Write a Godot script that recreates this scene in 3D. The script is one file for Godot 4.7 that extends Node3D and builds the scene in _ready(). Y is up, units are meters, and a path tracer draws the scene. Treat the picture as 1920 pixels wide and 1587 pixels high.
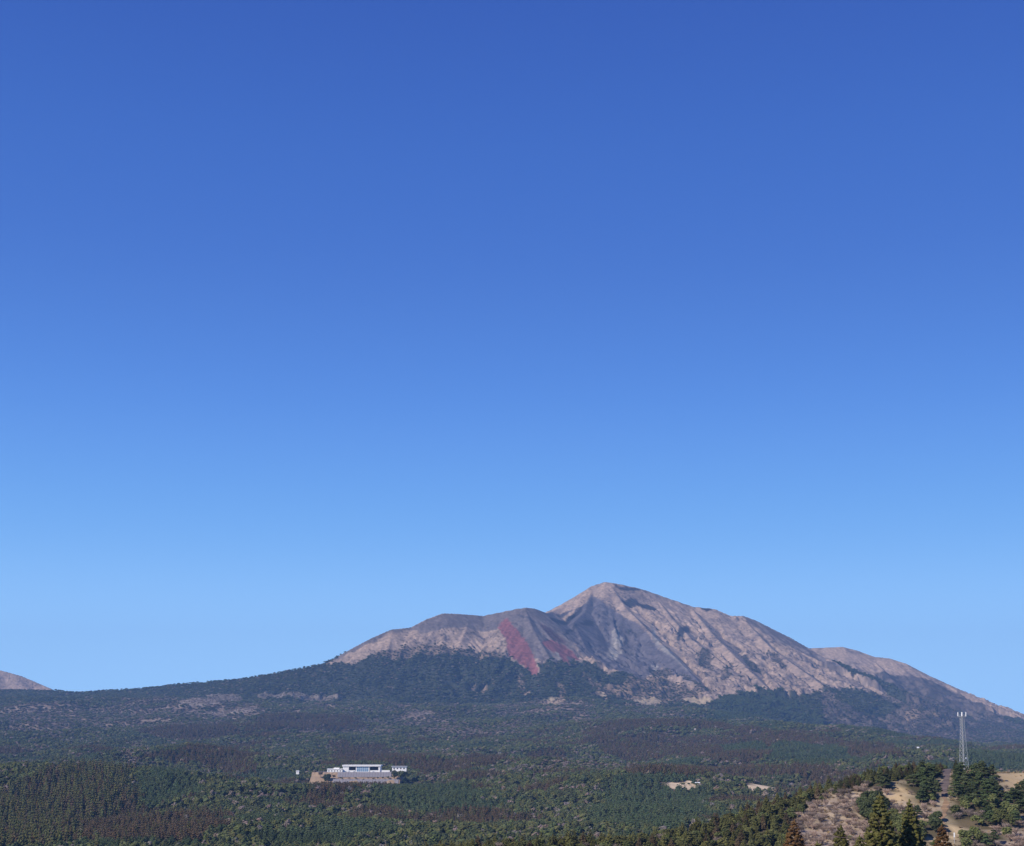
extends Node3D
# A wooded volcano seen over a forested plain, with a lattice tower on a near hill.
# Eye at the origin, looking along -z; d is the distance in front of the eye (d = -z).

const FOCAL := 2600.0
const PITCH := 0.1221730476          # 7 degrees
const MID_U := 960.0
const MID_V := 1051.0
const QUICK := false

# ---------------------------------------------------------------- sight lines
func ray(u: float, v: float) -> Vector3:
	var x := (u - MID_U) / FOCAL
	var y := (MID_V - v) / FOCAL
	var r := Vector3(x, y * cos(PITCH) + sin(PITCH), y * sin(PITCH) - cos(PITCH))
	return r / -r.z

func pt(u: float, v: float, d: float) -> Vector3:
	return ray(u, v) * d

# ---------------------------------------------------------------- mesh builder
class MB:
	var v := PackedVector3Array()
	var n := PackedVector3Array()
	var c := PackedColorArray()

	func tri(a: Vector3, b: Vector3, e: Vector3, from: Vector3, col: Color) -> void:
		var m := (b - a).cross(e - a)
		if m.dot((a + b + e) / 3.0 - from) < 0.0:
			m = -m
		else:
			var t := b
			b = e
			e = t
		m = m.normalized()
		v.append(a); v.append(b); v.append(e)
		n.append(m); n.append(m); n.append(m)
		c.append(col); c.append(col); c.append(col)

	func quad(a: Vector3, b: Vector3, e: Vector3, f: Vector3, from: Vector3, col: Color) -> void:
		tri(a, b, e, from, col)
		tri(a, e, f, from, col)

	func box(lo: Vector3, hi: Vector3, col := Color.WHITE) -> void:
		var m := (lo + hi) * 0.5
		var p := []
		for i in 8:
			p.append(Vector3(hi.x if i & 1 else lo.x, hi.y if i & 2 else lo.y, hi.z if i & 4 else lo.z))
		for f in [[0, 1, 3, 2], [4, 5, 7, 6], [0, 1, 5, 4], [2, 3, 7, 6], [0, 2, 6, 4], [1, 3, 7, 5]]:
			quad(p[f[0]], p[f[1]], p[f[2]], p[f[3]], m, col)

	func rod(a: Vector3, b: Vector3, ra: float, rb: float, sides := 4, col := Color.WHITE) -> void:
		var ax := (b - a).normalized()
		var s := ax.cross(Vector3.UP if absf(ax.y) < 0.95 else Vector3.RIGHT).normalized()
		var t := ax.cross(s)
		for i in sides:
			var p := s * cos(TAU * i / sides) + t * sin(TAU * i / sides)
			var q := s * cos(TAU * (i + 1) / sides) + t * sin(TAU * (i + 1) / sides)
			quad(a + p * ra, a + q * ra, b + q * rb, b + p * rb, (a + b) * 0.5, col)
			tri(a, a + p * ra, a + q * ra, (a + b) * 0.5, col)
			tri(b, b + p * rb, b + q * rb, (a + b) * 0.5, col)

	func done() -> ArrayMesh:
		var a := []
		a.resize(Mesh.ARRAY_MAX)
		a[Mesh.ARRAY_VERTEX] = v
		a[Mesh.ARRAY_NORMAL] = n
		a[Mesh.ARRAY_COLOR] = c
		var m := ArrayMesh.new()
		m.add_surface_from_arrays(Mesh.PRIMITIVE_TRIANGLES, a)
		return m

var ico_v: Array[Vector3] = []
var ico_f := [[0, 11, 5], [0, 5, 1], [0, 1, 7], [0, 7, 10], [0, 10, 11], [1, 5, 9], [5, 11, 4], [11, 10, 2], [10, 7, 6], [7, 1, 8], [3, 9, 4], [3, 4, 2], [3, 2, 6], [3, 6, 8], [3, 8, 9], [4, 9, 5], [2, 4, 11], [6, 2, 10], [8, 6, 7], [9, 8, 1]]

# A tuft of foliage: an uneven lump with a few sprigs that stick out of it.
func tuft(m: MB, at: Vector3, r: Vector3, g: RandomNumberGenerator, col: Color, sprigs := 5) -> void:
	var p: Array[Vector3] = []
	var turn := Basis.from_euler(Vector3(g.randf() * 0.5, g.randf() * TAU, g.randf() * 0.5))
	for q in ico_v:
		p.append(at + (turn * (q * g.randf_range(0.62, 1.22))) * r)
	for f in ico_f:
		var k := g.randf_range(0.86, 1.14)
		m.tri(p[f[0]], p[f[1]], p[f[2]], at, Color(col.r * k, col.g * k, col.b * k))
	for i in sprigs:
		var o := Vector3(g.randfn(), g.randfn() * 0.7 + 0.25, g.randfn()).normalized()
		var s := o.cross(Vector3(g.randfn(), g.randfn(), g.randfn())).normalized() * 0.34
		var k := g.randf_range(0.85, 1.3)
		m.tri(at + (o * 0.6 + s) * r, at + (o * 0.6 - s) * r, at + o * g.randf_range(1.3, 1.75) * r, at, Color(col.r * k, col.g * k, col.b * k))

func shade(g: RandomNumberGenerator, spread: float) -> Color:
	var k := 1.0 + g.randf_range(-spread, spread)
	return Color(k * g.randf_range(0.9, 1.12), k, k * g.randf_range(0.8, 1.1))

# Crowns are one unit tall and one unit wide; trees scale them.
func cedar_crown(seed_at: int, levels: int, per: float, size: float, sprigs: int, low := 0.1) -> ArrayMesh:
	var g := RandomNumberGenerator.new(); g.seed = seed_at
	var m := MB.new()
	var lean := Vector3(g.randfn() * 0.012, 0, g.randfn() * 0.012)
	for i in levels:
		var t := (i + 0.5) / levels
		var y := lerpf(low, 0.985, t)
		var rr := 0.5 * pow(1.0 - t, 0.8) * g.randf_range(0.88, 1.06) + 0.012
		var k := maxi(2, int(per * (0.25 + pow(1.0 - t, 0.9))))
		var a0 := g.randf() * TAU
		for j in k:
			var a := a0 + TAU * j / k + g.randf_range(-0.3, 0.3)
			var q := rr * g.randf_range(0.68, 1.04)
			var s := size * (0.5 + 0.75 * (1.0 - t)) * g.randf_range(0.75, 1.25)
			tuft(m, Vector3(cos(a) * q, y - q * 0.1 + g.randf_range(-0.01, 0.01), sin(a) * q) + lean * y, Vector3(s, s * 0.42, s), g, shade(g, 0.28), sprigs)
		if t < 0.85:
			for j in maxi(1, k / 3):
				var a := g.randf() * TAU
				var q := rr * 0.42
				var s := size * 1.5 * (1.1 - t)
				tuft(m, Vector3(cos(a) * q, y, sin(a) * q), Vector3(s, s * 0.5, s), g, shade(g, 0.2), 0)
	tuft(m, Vector3(0, 0.985, 0), Vector3(size * 0.3, 0.03, size * 0.3), g, shade(g, 0.2), 3)
	return m.done()

func broad_crown(seed_at: int, lumps: int, size: float, sprigs: int) -> ArrayMesh:
	var g := RandomNumberGenerator.new(); g.seed = seed_at
	var m := MB.new()
	var heads: Array[Vector3] = []
	for i in 6:
		heads.append(Vector3(g.randf_range(-0.24, 0.24), g.randf_range(0.42, 0.74), g.randf_range(-0.24, 0.24)))
	for i in lumps:
		var h := heads[i % heads.size()]
		var o := Vector3(g.randfn(), g.randfn() * 0.8 + 0.35, g.randfn()).normalized()
		var q := h + o * Vector3(0.25, 0.22, 0.25) * g.randf_range(0.75, 1.1)
		tuft(m, q, Vector3(size, size * 0.62, size) * g.randf_range(0.7, 1.3), g, shade(g, 0.3), sprigs)
	for h in heads:
		tuft(m, h, Vector3(0.2, 0.17, 0.2), g, shade(g, 0.1), 0)
	return m.done()

func pine_crown(seed_at: int, pads: int, lumps: int, size: float, sprigs: int) -> ArrayMesh:
	var g := RandomNumberGenerator.new(); g.seed = seed_at
	var m := MB.new()
	for i in pads:
		var t := float(i) / (pads - 1)
		var y := lerpf(0.3, 0.9, t) + g.randf_range(-0.04, 0.04)
		var a := i * 2.4 + g.randf_range(-0.5, 0.5)
		var off := Vector3(cos(a), 0, sin(a)) * (0.3 * (1.0 - t * 0.85))
		var r := 0.26 * (1.0 - t * 0.35)
		var tone := g.randf_range(0.8, 1.2)
		for j in lumps:
			var b := g.randf() * TAU
			var q := sqrt(g.randf()) * r
			var k := shade(g, 0.25)
			tuft(m, Vector3(off.x + cos(b) * q, y + 0.05 * (1.0 - q / r) + g.randf_range(-0.02, 0.02), off.z + sin(b) * q), Vector3(size, size * 0.55, size) * g.randf_range(0.75, 1.25), g, Color(k.r * tone, k.g * tone, k.b * tone), sprigs)
	return m.done()

func twig(m: MB, g: RandomNumberGenerator, a: Vector3, way: Vector3, reach: float, thick: float, deep: int) -> void:
	var b := a + way * reach
	m.rod(a, b, thick, thick * 0.6, 3, shade(g, 0.2))
	if deep == 0:
		return
	for i in (4 if deep > 1 else 5):
		var t := g.randf_range(0.35, 1.0)
		var w := (way + Vector3(g.randfn(), g.randfn() * 0.5 + 0.25, g.randfn()) * 0.62).normalized()
		twig(m, g, a.lerp(b, t), w, reach * g.randf_range(0.5, 0.78), thick * 0.6, deep - 1)

func bare_crown(seed_at: int, stems: int) -> ArrayMesh:
	var g := RandomNumberGenerator.new(); g.seed = seed_at
	var m := MB.new()
	for i in stems:
		var a := TAU * i / stems + g.randf()
		twig(m, g, Vector3(0, 0.12, 0), Vector3(cos(a) * 0.62, 1.0, sin(a) * 0.62).normalized(), 0.36, 0.018, 3)
	return m.done()

func trunk_mesh(thin: float, top: float) -> ArrayMesh:
	var m := MB.new()
	m.rod(Vector3(0, -0.12, 0), Vector3(0, top * 0.45, 0), thin, thin * 0.7, 6)
	m.rod(Vector3(0, top * 0.45, 0), Vector3(0.004, top, 0), thin * 0.7, thin * 0.25, 6)
	return m.done()

# ---------------------------------------------------------------- materials
func lin(r: float, g: float, b: float) -> Color:
	return Color(r, g, b).linear_to_srgb()

var grain: NoiseTexture2D
func matte(col: Color, rough := 0.9, vertex := false, grainy := 0.0) -> StandardMaterial3D:
	var m := StandardMaterial3D.new()
	m.albedo_color = col
	m.roughness = rough
	m.metallic_specular = 0.2
	m.vertex_color_use_as_albedo = vertex
	if grainy > 0.0:
		m.albedo_texture = grain
		m.uv1_triplanar = true
		m.uv1_world_triplanar = true
		m.uv1_scale = Vector3.ONE * grainy
	return m

# ---------------------------------------------------------------- naming and tags
var used := {}
func numbered(called: String) -> String:
	var k: int = used.get(called, 0)
	used[called] = k + 1
	return called if k == 0 else "%s_%03d" % [called, k]

func tag(o: Node3D, label: String, category: String, group := "", kind := "") -> Node3D:
	if label: o.set_meta("label", label)
	if category: o.set_meta("category", category)
	if group: o.set_meta("group", group)
	if kind: o.set_meta("kind", kind)
	return o

func thing(called: String, at: Vector3, label: String, category: String, group := "") -> Node3D:
	var o := Node3D.new()
	o.name = numbered(called)
	o.position = at
	add_child(o, true)
	return tag(o, label, category, group)

func part(called: String, mesh: Mesh, mat: Material, parent: Node3D) -> MeshInstance3D:
	var o := MeshInstance3D.new()
	o.name = called if parent != self else numbered(called)
	o.mesh = mesh
	o.material_override = mat
	parent.add_child(o, true)
	return o

func block(called: String, lo: Vector3, hi: Vector3, mat: Material, parent: Node3D) -> MeshInstance3D:
	var m := MB.new()
	m.box(lo, hi)
	return part(called, m.done(), mat, parent)

# ---------------------------------------------------------------- shape of the land
var swell := FastNoiseLite.new()
var rough := FastNoiseLite.new()
var rib := FastNoiseLite.new()
var warp := FastNoiseLite.new()

func along(p: Array, t: float) -> float:
	for i in range(1, p.size()):
		if t <= p[i][0]:
			var k: float = clampf((t - p[i - 1][0]) / (p[i][0] - p[i - 1][0]), 0.0, 1.0)
			return lerpf(p[i - 1][1], p[i][1], k)
	return p[p.size() - 1][1]

func table(p: Array, n: int, step: float) -> PackedFloat32Array:
	var a := PackedFloat32Array()
	a.resize(n)
	for i in n:
		a[i] = along(p, i * step)
	for k in 6:
		var b := a.duplicate()
		for i in range(1, n - 1):
			b[i] = (a[i - 1] + 2.0 * a[i] + a[i + 1]) * 0.25
		a = b
	return a

var plain_mid: PackedFloat32Array
var plain_right: PackedFloat32Array
var crest_y: PackedFloat32Array
var crest_d: PackedFloat32Array
var swells := PackedFloat32Array()   # x, d, height, half width, half depth

func smax(a: float, b: float, k: float) -> float:
	var h := clampf(0.5 + 0.5 * (a - b) / k, 0.0, 1.0)
	return lerpf(b, a, h) + k * h * (1.0 - h)

func plain_at(x: float, d: float) -> float:
	var f := clampf(d / 100.0, 0.0, 128.0)
	var i := int(f)
	var w := smoothstep(600.0, 1900.0, x * (0.4 + d / 10000.0))
	f -= i
	var h := lerpf(lerpf(plain_mid[i], plain_mid[i + 1], f), lerpf(plain_right[i], plain_right[i + 1], f), w)
	var far := smoothstep(500.0, 2500.0, d)
	h += (swell.get_noise_2d(x, d) * 38.0) * far * (1.0 - 0.5 * smoothstep(6000.0, 8000.0, d)) + rough.get_noise_2d(x, d) * 5.0 * far
	var qx := (x + 295.0) / 155.0
	var qd := (d - 2530.0) / 170.0
	var hollow := qx * qx + qd * qd
	if hollow < 4.0:
		h = lerpf(h, -109.0, 1.0 - smoothstep(0.7, 2.0, hollow))
	h = sink(x, d, h)
	return h

# a shallow valley runs towards the viewer below the white hall's terrace
func sink(x: float, d: float, h0: float) -> float:
	var h := h0
	for k in range(0, swells.size(), 5):
		var a := (x - swells[k]) / swells[k + 3]
		var b := (d - swells[k + 1]) / swells[k + 4]
		var e := a * a + b * b
		if e < 6.0:
			h += swells[k + 2] * exp(-e)
	if d > 1300.0 and d < 2700.0:
		var low := -0.0376 * d - 9.8
		if h > low:
			h = lerpf(h, low, smoothstep(0.075, 0.05, absf(x / d + 0.113)) * smoothstep(1300.0, 1500.0, d) * smoothstep(2690.0, 2630.0, d))
	return h

func near_at(x: float, d: float) -> float:
	var f := clampf((x + 500.0) / 10.0, 0.0, 98.0)
	var i := int(f)
	f -= i
	var c := lerpf(crest_y[i], crest_y[i + 1], f)
	var t := lerpf(crest_d[i], crest_d[i + 1], f) - d
	var s := 0.235 if t > 0.0 else 0.2
	return c - s * (sqrt(t * t + 144.0) - 12.0) + rough.get_noise_2d(x * 4.0, d * 4.0) * 1.6

# crests: each piece runs from a to b; its flanks fall away from it
var sg := PackedFloat32Array()       # ax, ad, ay, bx, bd, by, steepness, length
func chain(points: Array, steep: float, length: float) -> void:
	for i in points.size() - 1:
		var p := pt(points[i][0], points[i][1], points[i][2])
		var q := pt(points[i + 1][0], points[i + 1][1], points[i + 1][2])
		for w in [p.x, -p.z, p.y, q.x, -q.z, q.y, steep, length]:
			sg.append(w)

func spur(points: Array) -> void:    # u, d, height above the flank it runs down
	var at: Array[Vector3] = []
	var all := PackedInt32Array(range(0, sg.size(), 8))
	for p in points:
		var x := ray(p[0], 1370.0).x * float(p[1])
		at.append(Vector3(x, flank(x, p[1], all).x + p[2], p[1]))
	for i in at.size() - 1:
		for w in [at[i].x, at[i].z, at[i].y, at[i + 1].x, at[i + 1].z, at[i + 1].y, 0.62, 2600.0]:
			spurs.append(w)
var spurs := PackedFloat32Array()

func flank(x: float, d: float, use: PackedInt32Array) -> Vector3:   # height, and the point above on the crest
	var best := -1e9
	var fx := x
	var fd := d
	for k in use:
		var ax := sg[k]
		var ad := sg[k + 1]
		var ex := sg[k + 3] - ax
		var ed := sg[k + 4] - ad
		var t := clampf(((x - ax) * ex + (d - ad) * ed) / (ex * ex + ed * ed), 0.0, 1.0)
		var qx := ax + ex * t
		var qd := ad + ed * t
		var r := sqrt((x - qx) * (x - qx) + (d - qd) * (d - qd))
		var h := sg[k + 2] + (sg[k + 5] - sg[k + 2]) * t - sg[k + 6] * r / (1.0 + r / sg[k + 7])
		if h > best:
			best = h
			fx = qx
			fd = qd
	return Vector3(best, fx, fd)

class Land:
	var x0: float
	var d0: float
	var cx: float
	var cd: float
	var nx: int
	var nd: int
	var h := PackedFloat32Array()
	func _init(a: float, b: float, c: float, e: float, sx: float, sd: float) -> void:
		x0 = a; d0 = c; cx = sx; cd = sd
		nx = int((b - a) / sx) + 1
		nd = int((e - c) / sd) + 1
		h.resize(nx * nd)
	func at(x: float, d: float) -> float:
		var fx := clampf((x - x0) / cx, 0.0, nx - 1.001)
		var fd := clampf((d - d0) / cd, 0.0, nd - 1.001)
		var i := int(fx)
		var j := int(fd)
		fx -= i
		fd -= j
		var k := j * nx + i
		return lerpf(lerpf(h[k], h[k + 1], fx), lerpf(h[k + nx], h[k + nx + 1], fx), fd)

var near_land: Land
var mid_land: Land
var far_land: Land
var streak := PackedFloat32Array()

func ground_at(x: float, d: float) -> float:
	if d < 1000.0:
		return near_land.at(x, d)
	if d < 6500.0:
		return mid_land.at(x, d)
	return far_land.at(x, d)

func shape_land() -> void:
	swell.seed = 4; swell.frequency = 1.0 / 600.0; swell.fractal_octaves = 3
	rough.seed = 9; rough.frequency = 1.0 / 130.0; rough.fractal_octaves = 3
	rib.seed = 21; rib.frequency = 1.0 / 190.0; rib.fractal_octaves = 4; rib.fractal_gain = 0.55
	warp.seed = 33; warp.frequency = 1.0 / 90.0; warp.fractal_octaves = 4; warp.fractal_gain = 0.6
	plain_mid = table([[0, -3], [60, -8], [150, -22], [260, -31], [420, -64], [800, -95], [1200, -108], [1660, -106], [2700, -98], [4200, -54], [5500, 30], [6300, 120], [7000, 165], [7500, 180], [9000, 180], [13000, 150]], 131, 100.0)
	plain_right = table([[0, -3], [60, -8], [150, -22], [260, -31], [420, -64], [800, -95], [1200, -108], [2700, -98], [4200, -84], [5500, -78], [6300, -80], [7000, -60], [8000, 0], [9000, 40], [13000, 60]], 131, 100.0)
	for s in [[1230, 4700, 44, 430, 400], [1480, 4500, 30, 350, 320], [1540, 3800, 34, 260, 260], [1215, 2250, 18, 200, 260], [600, 2050, 18, 130, 170], [180, 2150, 26, 330, 420], [370, 3200, 26, 300, 280], [570, 5300, 16, 260, 260], [1880, 3000, 34, 340, 300], [1400, 2900, 12, 380, 180], [860, 3100, 14, 200, 200], [1000, 1900, -10, 200, 300]]:
		swells.append_array([ray(s[0], 1370.0).x * float(s[1]), s[1], s[2], s[3], s[4]])
	var cy := []
	var cdist := []
	for c in [[300, 1720, 520], [500, 1665, 540], [700, 1630, 560], [880, 1601, 580], [1100, 1592, 600], [1200, 1589, 615], [1300, 1571, 640], [1360, 1548, 660], [1420, 1528, 680], [1500, 1507, 700], [1560, 1482, 715], [1600, 1466, 730], [1650, 1450, 740], [1700, 1442, 745], [1790, 1440, 750], [1807, 1440, 750], [1860, 1453, 755], [1920, 1451, 760], [2050, 1449, 765], [2350, 1470, 760]]:
		var p := pt(c[0], c[1], c[2])
		cy.append([p.x + 500.0, p.y])
		cdist.append([p.x + 500.0, c[2]])
	crest_y = table(cy, 100, 10.0)
	crest_d = table(cdist, 100, 10.0)

	# the skyline of the volcano and of the ridges beside it
	chain([[-500, 1300, 7500], [-200, 1296, 7500], [0, 1295, 7500], [100, 1296, 7500], [160, 1301, 7450], [250, 1293, 7400], [330, 1284, 7300], [420, 1277, 7200], [450, 1274, 7150], [500, 1266, 7100], [560, 1255, 7120], [600, 1246, 7150]], 0.42, 2500.0)
	chain([[600, 1246, 7150], [625, 1236, 7180], [660, 1216, 7230], [700, 1195, 7300], [735, 1180, 7350], [770, 1177, 7400], [800, 1161, 7450], [830, 1150, 7500], [870, 1152, 7560], [905, 1155, 7620], [940, 1148, 7600], [985, 1139, 7580], [1005, 1142, 7640], [1025, 1150, 7800]], 0.66, 3300.0)
	chain([[1025, 1150, 7800], [1035, 1147, 8200], [1050, 1138, 8300], [1080, 1118, 8400], [1110, 1099, 8480], [1135, 1091, 8500], [1155, 1094, 8500], [1205, 1105, 8520], [1250, 1121, 8540], [1300, 1138, 8520], [1340, 1142, 8500], [1370, 1155, 8470], [1395, 1155, 8440], [1420, 1165, 8420], [1450, 1180, 8400], [1480, 1195, 8370], [1510, 1212, 8330], [1540, 1235, 8250], [1580, 1260, 8100], [1610, 1275, 7950], [1660, 1300, 7700], [1720, 1330, 7400]], 0.66, 3300.0)
	chain([[1460, 1225, 9300], [1500, 1216, 9300], [1540, 1215, 9300], [1580, 1213, 9300], [1610, 1221, 9300], [1640, 1232, 9250], [1670, 1235, 9200], [1700, 1245, 9150], [1740, 1268, 9080], [1800, 1300, 9000], [1850, 1325, 8900], [1890, 1346, 8800], [1920, 1358, 8700], [2000, 1382, 8500], [2200, 1400, 8300]], 0.6, 3300.0)
	chain([[-500, 1240, 9500], [-200, 1236, 9500], [0, 1257, 9500], [40, 1268, 9450], [75, 1283, 9400], [100, 1294, 9350], [140, 1312, 9300]], 0.6, 3300.0)
	spur([[1145, 8480, 0], [1175, 8150, 26], [1230, 7700, 42], [1290, 7200, 34], [1330, 6900, 10]])
	spur([[1110, 8420, 0], [1098, 8100, 30], [1076, 7750, 40], [1100, 7250, 15]])
	spur([[1395, 8430, 0], [1450, 8000, 34], [1520, 7500, 40], [1590, 7000, 10]])
	spur([[1300, 8500, 0], [1335, 8050, 30], [1390, 7500, 38], [1450, 7000, 10]])
	spur([[1230, 8500, 0], [1262, 8150, 22], [1300, 7800, 30], [1370, 7350, 26]])
	spur([[985, 7560, 0], [1000, 7300, 26], [1030, 7000, 30], [1060, 6750, 10]])
	spur([[880, 7540, 0], [862, 7200, 16], [840, 6900, 18]])
	spur([[735, 7330, 0], [720, 7050, 14], [705, 6800, 12]])
	spur([[1640, 9220, 0], [1690, 8700, 30], [1760, 8200, 30]])
	sg.append_array(spurs)

	near_land = Land.new(-470, 470, -60, 1010, 5, 5)
	for j in near_land.nd:
		for i in near_land.nx:
			var x := near_land.x0 + i * near_land.cx
			var d := near_land.d0 + j * near_land.cd
			near_land.h[j * near_land.nx + i] = smax(plain_at(x, d), near_at(x, d), 9.0)
	mid_land = Land.new(-3200, 3200, 980, 6520, 16, 16)
	var few := PackedInt32Array(range(0, sg.size(), 8))
	for j in mid_land.nd:
		for i in mid_land.nx:
			var x := mid_land.x0 + i * 16.0
			var d := mid_land.d0 + j * 16.0
			mid_land.h[j * mid_land.nx + i] = plain_at(x, d)
	far_land = Land.new(-3900, 4200, 6480, 9800, 7, 9)
	streak.resize(far_land.h.size())
	for i in far_land.nx:
		var x := far_land.x0 + i * 7.0
		var use := PackedInt32Array()
		for k in range(0, sg.size(), 8):
			var lo := minf(sg[k], sg[k + 3])
			var hi := maxf(sg[k], sg[k + 3])
			if x > lo - 800.0 and x < hi + 800.0:
				use.append(k)
		for j in far_land.nd:
			var d := far_land.d0 + j * 9.0
			var h := plain_at(x, d)
			if use.size():
				var f := flank(x, d, use)
				if f.x > h - 90.0:
					var ox := x - f.y
					var od := d - f.z
					var r := sqrt(ox * ox + od * od)
					var w := warp.get_noise_2d(x * 0.45, d * 0.45) * 46.0
					var k := 230.0 / maxf(r, 1.0)
					var g := absf(rib.get_noise_2d(f.y + ox * k + w, f.z + od * k + w))
					var up := smoothstep(20.0, 700.0, r)
					var g2 := absf(rib.get_noise_2d((f.y + ox * k) * 2.6 + 4000.0 + w, (f.z + od * k) * 2.6 + w))
					streak[j * far_land.nx + i] = rib.get_noise_2d((f.y + ox * k) * 4.0 - 3000.0 + w * 2.0, (f.z + od * k) * 4.0 + r * 0.12)
					f.x += ((0.22 - g) * 96.0 + (0.2 - g2) * 46.0) * up + warp.get_noise_2d(x, d) * (2.0 + 9.0 * up) + warp.get_noise_2d(x * 3.0, d * 3.0) * 5.0 * up
					h = smax(h, f.x, 50.0)
			far_land.h[j * far_land.nx + i] = h
	# stitch: the far sheet begins at the height of the middle one
	for i in far_land.nx:
		var x := far_land.x0 + i * 7.0
		for j in 8:
			var k := j * far_land.nx + i
			var d := far_land.d0 + j * 9.0
			var low := mid_land.at(x, minf(d, 6519.0))
			far_land.h[k] = lerpf(low, far_land.h[k], j / 8.0)

# where a sight line meets the land (or passes closest over it)
func meet(u: float, v: float, from: float, to: float) -> Vector3:
	var r := ray(u, v)
	var d := from
	var best := 1e9
	var near := from
	while d < to:
		var gap := (r.y * d - ground_at(r.x * d, d)) / d
		if gap <= 0.0:
			var lo := d - 12.0
			var hi := d
			for i in 6:
				var m := (lo + hi) * 0.5
				if r.y * m > ground_at(r.x * m, m):
					lo = m
				else:
					hi = m
			return Vector3(r.x * hi, ground_at(r.x * hi, hi), -hi)
		if gap < best:
			best = gap
			near = d
		d += 4.0 if d < 1000.0 else 12.0
	return Vector3(r.x * near, ground_at(r.x * near, near), -near)

# ---------------------------------------------------------------- what grows and lies where (a map in plan)
const MAP_X := -4260.0
const MAP_D := 900.0
const MAP_C := 6.0
const MAP_NX := 1420
const MAP_ND := 1470
var plan := PackedByteArray()
var hill_plan := PackedByteArray()   # 2 m cells
enum {MIX, BROWN, CYPRESS, OLIVE, BARE, FIELD, GRASS = 11, ASH, RED, WOOD, PALE, ROCK_AND_SHADE, PURPLE, BRIGHT, SPARSE, MAROON, DIM, PINK, SCRUB}

func paint(kind: int, uv: Array, from := 1000.0, to := 9700.0) -> void:
	var poly := PackedVector2Array()
	for i in range(0, uv.size(), 2):
		var p := meet(uv[i], uv[i + 1], from, to)
		poly.append(Vector2(p.x, -p.z))
	var lo := poly[0]
	var hi := poly[0]
	for p in poly:
		lo = lo.min(p)
		hi = hi.max(p)
	for j in range(maxi(0, int((lo.y - MAP_D) / MAP_C)), mini(MAP_ND, int((hi.y - MAP_D) / MAP_C) + 2)):
		for i in range(maxi(0, int((lo.x - MAP_X) / MAP_C)), mini(MAP_NX, int((hi.x - MAP_X) / MAP_C) + 2)):
			if Geometry2D.is_point_in_polygon(Vector2(MAP_X + i * MAP_C, MAP_D + j * MAP_C), poly):
				plan[j * MAP_NX + i] = kind

func map_at(x: float, d: float) -> int:
	var i := clampi(int((x - MAP_X) / MAP_C + 0.5), 0, MAP_NX - 1)
	var j := clampi(int((d - MAP_D) / MAP_C + 0.5), 0, MAP_ND - 1)
	return plan[j * MAP_NX + i]

func paint_hill(kind: int, uv: Array) -> void:
	var poly := PackedVector2Array()
	for i in range(0, uv.size(), 2):
		var p := meet(uv[i], uv[i + 1], 430.0, 900.0)
		poly.append(Vector2(p.x, -p.z))
	for j in 300:
		for i in 470:
			if Geometry2D.is_point_in_polygon(Vector2(-470.0 + i * 2.0, 400.0 + j * 2.0), poly):
				hill_plan[j * 470 + i] = kind

func hill_at(x: float, d: float) -> int:
	return hill_plan[clampi(int((d - 400.0) * 0.5 + 0.5), 0, 299) * 470 + clampi(int((x + 470.0) * 0.5 + 0.5), 0, 469)]

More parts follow.
